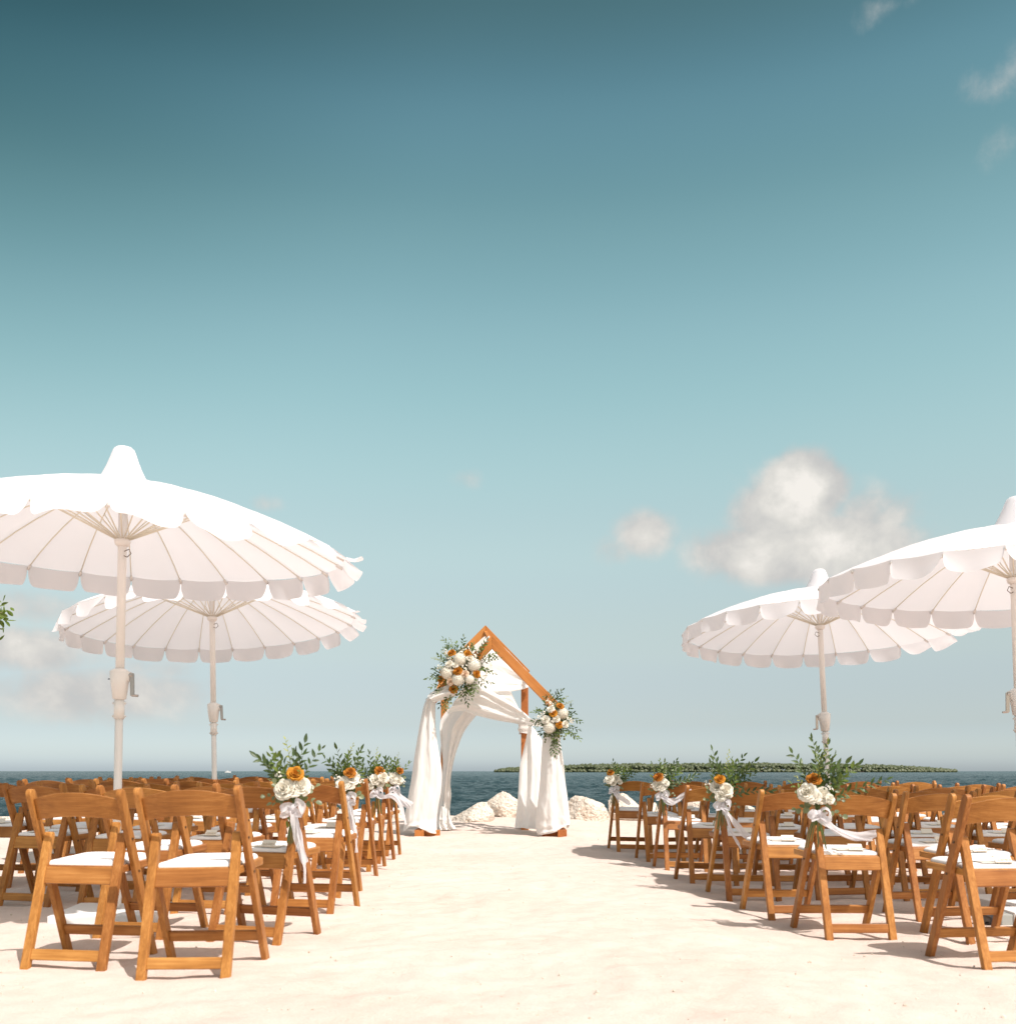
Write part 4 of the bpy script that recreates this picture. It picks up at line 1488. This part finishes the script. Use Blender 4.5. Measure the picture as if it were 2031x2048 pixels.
def bouquets():
    hang = [([(0, -.04, -.01), (.015, -.05, -.08), (.03, -.05, -.16), (.060, -.045, -.255)], 0.040),
            ([(0.01, -.04, -.01), (.035, -.06, -.11), (.055, -.055, -.23), (.06, -.05, -.35)], 0.024)]
    blow = [([(0, -.04, -.01), (.05, -.05, -.055), (.13, -.05, -.10), (.21, -.04, -.115), (.29, -.045, -.10)], 0.052),
            ([(0, -.04, -.01), (.06, -.06, -.075), (.15, -.055, -.12), (.22, -.05, -.13), (.27, -.045, -.13)], 0.022)]
    slant = [([(0, -.04, -.01), (.04, -.05, -.06), (.10, -.05, -.14), (.16, -.04, -.205), (.215, -.045, -.225)], 0.050),
             ([(0, -.04, -.01), (.03, -.06, -.09), (.065, -.055, -.19), (.10, -.05, -.25), (.125, -.045, -.30)], 0.020)]
    curl = [([(0, -.04, -.01), (.05, -.06, -.035), (.13, -.06, -.03), (.19, -.05, -.09), (.22, -.05, -.19), (.24, -.05, -.26)], 0.040),
            ([(0, -.04, -.01), (.05, -.05, -.04), (.12, -.05, -.02), (.20, -.04, -.07), (.27, -.045, -.13)], 0.048)]
    flag = [([(0, -.04, -.01), (.06, -.05, -.04), (.12, -.05, -.045), (.18, -.04, .0), (.26, -.045, .04)], 0.05),
            ([(0, -.04, -.01), (.03, -.06, -.05), (.09, -.055, -.07), (.16, -.05, -.03)], 0.03)]
    short = [([(0, -.04, -.01), (.04, -.05, -.06), (.10, -.05, -.10), (.17, -.04, -.15)], 0.055),
             ([(0, -.04, -.01), (.02, -.06, -.06), (.05, -.055, -.13)], 0.03)]
    spec = [('open', 1, 'bouquet with white roses and long hanging ribbon, open-sea side, seventh row from the arch', 11, hang),
            ('open', 3, 'bouquet with broad pale ribbon hanging straight, open-sea side, fifth row from arch', 12, hang),
            ('open', 5, 'bouquet whose ribbon curls out over the aisle, open-sea side, third row from arch', 13, curl),
            ('open', 7, 'small bouquet just before the tall drape, open-sea side, front row', 14, short),
            ('isle', 1, 'bouquet before the far parasol pole, ribbon blown flat, island side, seventh row from arch', 15, blow),
            ('isle', 3, 'bouquet with feathery leaves, ribbon streaming down, island side, fifth row from arch', 16, slant),
            ('isle', 5, 'bouquet with ribbon fluttering upwards, island side, third row from arch', 17, flag),
            ('isle', 7, 'small bouquet beside the rocks, island side, front row chair', 18, short)]
    for side, row, lab, seed, tails in spec:
        bouquet(CHAIRS[(side, row, 0)], side, lab, seed, tails, spread={11: 1.0, 15: 1.12, 16: 1.12, 18: 0.85, 14: 0.95}.get(seed, 1.0), big=1.0)


bouquets()


def arrangement(name, label, origin, sc_px, ox, oy, d, items, sprays, seed):
    """flower spray wired to the arch; items and sprays are (x, y) on its own layout, sc_px layout units per photo pixel"""
    c = at(ox + origin[0] / sc_px, oy + origin[1] / sc_px, d)
    root = empty(name, c)
    tag(root, label, 'flower spray')
    r = random.Random(seed)
    k = d / 2000 / sc_px
    RR = 480.0
    for (kind, x, y, rad) in items:
        u, v = (x - origin[0]) * k, (origin[1] - y) * k
        q = min(1, math.hypot(x - origin[0], y - origin[1]) / RR)
        depth = -0.17 * math.sqrt(max(0, 1 - q * q)) + (0.02 if rad > 95 else -0.02)
        flower(root, kind, (u, depth, v), rad * k * 1.08, (u * 3.2, -1.0, 0.35 + v * 3.0), r)
    for (x, y, ex, ey, kind) in sprays:
        b = Vector(((x - origin[0]) * k, r.uniform(-.07, .0), (origin[1] - y) * k))
        e = Vector(((ex - origin[0]) * k, r.uniform(-.16, .04), (origin[1] - ey) * k))
        sprig(root, b, e - b, (e - b).length, kind, r, 1.12, 0.12, split=False)
    # oasis cage behind the flowers, covered in leaves
    m = MB()
    V, F = blob(2, seed, 0.2)
    m.add((V * np.array([0.15, 0.09, 0.17])).tolist(), F.tolist())
    m.build('foliage_base', M['leaf_dark'], root)
    return root


def sprays_ring(cx, cy, rx, ry, n, seed, kinds, rin=0.45, jitter=0.25, skip=None):
    r = random.Random(seed)
    out = []
    for i in range(n):
        a = 2 * math.pi * i / n + r.uniform(-.12, .12)
        f = r.uniform(1 - jitter, 1 + jitter * 0.4)
        if skip and skip(math.degrees(a) % 360): continue
        out.append((cx + math.cos(a) * rx * rin, cy + math.sin(a) * ry * rin, cx + math.cos(a) * rx * f, cy + math.sin(a) * ry * f, r.choice(kinds)))
    return out


A, H, W_, B_, L_ = 'amber_rose', 'white_hydrangea', 'white_rose', 'white_blossom', 'blush_rose'
big_items = [(A, 620, 660, 68), (A, 925, 670, 66), (A, 735, 1015, 74), (A, 1095, 1060, 66), (A, 400, 1165, 60), (A, 640, 1355, 70),
             (H, 770, 790, 124), (H, 1035, 895, 122), (H, 525, 1040, 118), (H, 738, 1165, 122), (H, 960, 1175, 82),
             (W_, 570, 880, 68), (L_, 590, 1215, 64), (W_, 970, 765, 68), (L_, 875, 1070, 64), (W_, 690, 900, 52),
             (B_, 520, 660, 58), (B_, 480, 608, 48), (B_, 800, 620, 60), (B_, 890, 548, 60), (B_, 1050, 670, 62), (B_, 1120, 590, 58), (B_, 860, 935, 55), (B_, 370, 930, 55),
             (B_, 505, 1390, 60), (B_, 490, 1465, 50), (B_, 1250, 740, 55), (B_, 1345, 830, 60), (B_, 1270, 1050, 62), (B_, 1200, 1125, 62), (B_, 825, 1380, 52), (B_, 640, 960, 50), (B_, 560, 760, 48)]
kinds = ['ruscus', 'ruscus', 'green', 'eucalyptus', 'ruscus', 'lime']
big_sprays = [(600, 600, 520, 370, 'ruscus'), (800, 540, 850, 340, 'ruscus'), (640, 560, 620, 350, 'lime'), (700, 560, 700, 450, 'green'), (540, 600, 500, 540, 'ruscus'), (480, 820, 220, 720, 'lime'),
              (480, 840, 370, 710, 'ruscus'), (400, 950, 270, 920, 'ruscus'), (440, 1080, 160, 1180, 'ruscus'), (430, 1050, 240, 1050, 'ruscus'), (420, 1150, 270, 1120, 'green'), (450, 1250, 210, 1290, 'ruscus'),
              (450, 1300, 210, 1430, 'ruscus'), (480, 1330, 290, 1390, 'lime'), (520, 1420, 330, 1640, 'ruscus'), (540, 1450, 430, 1740, 'ruscus'), (600, 1400, 600, 1700, 'eucalyptus'), (560, 1400, 480, 1640, 'ruscus'),
              (650, 1420, 600, 1560, 'eucalyptus'), (760, 1330, 800, 1480, 'green'), (840, 1280, 900, 1640, 'ruscus'), (880, 1260, 960, 1540, 'ruscus'), (880, 1240, 1010, 1380, 'green'), (820, 1250, 930, 1400, 'green'),
              (980, 1150, 1080, 1330, 'eucalyptus'), (1100, 1150, 1250, 1300, 'ruscus'), (1150, 1120, 1370, 1230, 'ruscus'), (1120, 940, 1320, 960, 'green'), (1130, 850, 1440, 830, 'ruscus'), (1130, 800, 1570, 700, 'ruscus'),
              (1120, 760, 1480, 680, 'ruscus'), (1100, 700, 1300, 420, 'ruscus'), (1080, 640, 1240, 540, 'green'), (1000, 580, 1020, 440, 'green'), (1180, 740, 1260, 600, 'lime'), (1180, 850, 1200, 900, 'eucalyptus'),
              (1200, 950, 1440, 1040, 'ruscus'), (1000, 1090, 1060, 1260, 'green'), (940, 560, 1010, 560, 'green')] + sprays_ring(760, 980, 470, 520, 34, 3, kinds, 0.5, 0.3) + sprays_ring(760, 990, 400, 440, 44, 13, ['ruscus', 'green', 'eucalyptus', 'ruscus'], 0.35, 0.25)
arrangement('flower_spray', 'large spray of white hydrangeas and amber roses where rafter meets the tall drape', (760, 980), 9.66, 840, 1240, 12.34, big_items, big_sprays, 31)
sm_items = [(A, 945, 520, 62), (A, 815, 660, 66), (A, 930, 875, 62), (H, 990, 660, 104), (H, 745, 925, 112), (W_, 765, 580, 64), (W_, 875, 765, 62), (W_, 1045, 870, 60), (W_, 665, 780, 70),
            (B_, 715, 410, 52), (B_, 745, 455, 52), (B_, 790, 495, 50), (B_, 620, 660, 52), (B_, 590, 745, 56), (B_, 505, 750, 50), (B_, 1100, 775, 60), (B_, 1165, 805, 52), (B_, 780, 780, 56), (B_, 700, 840, 52)]
sm_sprays = [(780, 420, 760, 240, 'ruscus'), (840, 420, 830, 290, 'green'), (860, 440, 895, 180, 'ruscus'), (880, 440, 960, 210, 'ruscus'), (930, 460, 1080, 300, 'lime'), (1000, 500, 1180, 390, 'lime'), (700, 450, 660, 320, 'ruscus'),
             (900, 440, 1000, 360, 'green'), (1060, 640, 1200, 520, 'ruscus'), (1060, 680, 1370, 790, 'ruscus'), (1080, 640, 1240, 640, 'ruscus'), (1080, 900, 1300, 940, 'ruscus'), (1060, 930, 1340, 1120, 'ruscus'), (1050, 950, 1320, 1180, 'green'),
             (980, 960, 1070, 1040, 'green'), (940, 980, 1020, 1120, 'eucalyptus'), (860, 1000, 970, 1320, 'ruscus'), (840, 1040, 880, 1430, 'ruscus'), (820, 1020, 840, 1420, 'ruscus'), (800, 1020, 900, 1260, 'green'), (740, 1010, 760, 1180, 'green'),
             (680, 980, 620, 1170, 'eucalyptus'), (640, 900, 580, 1060, 'ruscus'), (600, 800, 500, 920, 'lime'), (580, 780, 350, 800, 'ruscus'), (580, 800, 380, 890, 'ruscus'), (620, 640, 540, 560, 'ruscus'), (640, 610, 410, 600, 'green'),
             (660, 600, 640, 490, 'ruscus'), (690, 700, 680, 640, 'eucalyptus'), (940, 720, 980, 820, 'eucalyptus')] + sprays_ring(850, 780, 330, 360, 22, 8, kinds, 0.5, 0.3) + sprays_ring(850, 790, 270, 320, 28, 18, ['ruscus', 'green', 'eucalyptus', 'ruscus'], 0.35, 0.25)
arrangement('flower_spray', 'smaller spray of white blooms and amber roses at the foot of the long rafter', (850, 770), 9.66, 1020, 1360, 12.30, sm_items, sm_sprays, 32)


# ---------------------------------------------------------------- small things
def white_case():
    p = (2.86, 5.66)
    root = empty('equipment_case', (p[0], p[1], gz(*p)), R(-4))
    tag(root, 'white case with silver side and black latch end on the sand under island-side chairs', 'case')
    m = MB(); m.box(-0.05, 0.24, -0.13, 0.13, 0.0, 0.085); m.build('shell', M['case'], root, bevel=0.012)
    m = MB(); m.box(-0.115, -0.0515, -0.12, 0.10, 0.008, 0.072); m.build('silver_panel', M['silver'], root, bevel=0.006)
    m = MB(); m.box(-0.165, -0.1165, -0.10, 0.06, 0.0, 0.055); m.build('latch', M['black'], root, bevel=0.01)
    m = MB(); m.box(0.02, 0.10, -0.08, -0.02, 0.0865, 0.098); m.build('button', M['black'], root, bevel=0.004)
    m = MB(); m.tube([(-0.16, -0.05, 0.02), (-0.20, -0.06, 0.006), (-0.24, -0.02, 0.008), (-0.27, 0.03, 0.006)], 0.004, 6); m.build('cable', M['black'], root, smooth=True)


white_case()


def boat():
    d = 900.0
    c = at(455, 1543.2, d)
    root = empty('motor_boat', (c.x, d, SEA_Z))
    tag(root, 'tiny white motor boat on the open sea horizon', 'boat')
    m = MB()
    L = 2.6
    m.add([(-L, -.7, .9), (L * 1.1, 0, 1.15), (L, -.1, -.3), (-L, -.5, -.3), (-L, .7, .9), (-L, .5, -.3)], [(0, 1, 2, 3), (4, 5, 2, 1), (0, 3, 5, 4), (0, 4, 1), (3, 2, 5)])
    m.build('hull', M['hull'], root)
    m = MB(); m.box(-0.9, 0.7, -.45, .45, .95, 1.75); m.build('cabin', M['hull'], root, bevel=0.1)
    m = MB(); m.tube([(-1.2, 0, .9), (-1.2, 0, 3.4)], 0.06, 6); m.build('mast', M['silver'], root)
    m = MB(); m.box(0.705, 0.72, -.38, .38, 1.25, 1.62); m.build('windscreen', M['black'], root)


boat()


def bird():
    d = 95.0
    c = at(218, 1358.5, d)
    m = MB()
    m.tube([(-.16, 0, 0), (-.08, 0, .01), (.05, 0, .015), (.15, 0, .01), (.19, 0, 0)], [.008, .04, .045, .022, .005], 8)
    for s in (-1, 1):
        m.add([(-.03, s * .02, .03), (.06, s * .02, .03), (.04, s * .16, .075), (-.03, s * .16, .07), (-.05, s * .30, .03)], [(0, 1, 2, 3), (3, 2, 4)])
    o = m.build('bird', M['feather'], None, fix=False)
    o.location = c
    tag(o, 'small dark bird flying low beside the pole of the large parasol', 'bird')


bird()


def edge_tree():
    root = empty('shore_tree', (-7.4, 9.6, gz(-7.4, 9.6) - 0.05))
    tag(root, 'leafy green tree whose branch tip pokes in below the large parasol rim', 'tree')
    r = random.Random(9)
    T = root.location
    m = MB()
    m.tube([(0, 0, 0), (.05, 0, .8), (.0, .05, 1.6), (-.1, .1, 2.4), (-.1, .1, 3.2)], [.15, .12, .10, .08, .04], 10)
    tr = m.build('trunk', M['bark'], root, smooth=True)
    tips = []
    tip = at(6, 1225, 9.2)
    ends = [tip - T] + [Vector((r.uniform(-1.6, 1.6), r.uniform(-1.5, 1.5), r.uniform(2.2, 4.2))) for _ in range(16)]
    lm = MB()
    leaf = leaf_mesh(M['leaf_green'], 0.075, 0.034, -0.1)
    for k, e in enumerate(ends):
        b = Vector((0, .05, r.uniform(1.3, 2.6)))
        mid = b.lerp(e, 0.5) + Vector((0, 0, .15))
        m = MB(); m.tube([b, mid, e], [.035, .02, .006], 6); m.build('branch', M['bark'], tr, smooth=True)
        for q in range(260 if k == 0 else 150):
            c = mid.lerp(e, r.uniform(0.1, 1.0) ** (0.35 if k == 0 else 1.0)) + Vector((r.gauss(0, .07 if k == 0 else .22), r.gauss(0, .12 if k == 0 else .22), r.gauss(0, .09 if k == 0 else .2)))
            if k == 0 and c.x > e.x + 0.02: continue
            y = Vector((r.gauss(0, 1), r.gauss(0, 1), r.gauss(0.2, .8))).normalized()
            x = y.orthogonal().normalized()
            x = Matrix.Rotation(r.uniform(0, 6.28), 3, y) @ x
            s = r.uniform(.7, 1.2)
            Mx = Matrix.Translation(c) @ Matrix((x * s, y * s, x.cross(y) * s)).transposed().to_4x4()
            lm.add([Mx @ v.co for v in leaf.vertices], [tuple(p.vertices) for p in leaf.polygons])
    lm.build('crown', M['leaf_green'], root, smooth=True, fix=False)


edge_tree()


def shell_bits():
    r = np.random.default_rng(77)
    V0, F0 = blob(1, 5, 0.4, 1.6)
    vs, fs, k = [], [], 0
    for i in range(900):
        y = 2.3 + 10.5 * r.uniform() ** 1.3
        x = r.uniform(-0.62, 0.62) * y
        sz = r.uniform(0.0022, 0.006) * (1.8 if r.uniform() < 0.04 else 1)
        Q = V0 * sz * r.uniform(0.5, 1.4, 3)
        vs.append(Q + np.array([x, y, gz(x, y) + sz * 0.3]))
        fs.append(F0 + k)
        k += len(V0)
    o = link('shell_bits', np_mesh('shell_bits', np.concatenate(vs), np.concatenate(fs), M['rock'], False))
    tag(o, 'scattered crumbs of shell and coral on the pale sand', 'shell bits', kind='stuff')


shell_bits()
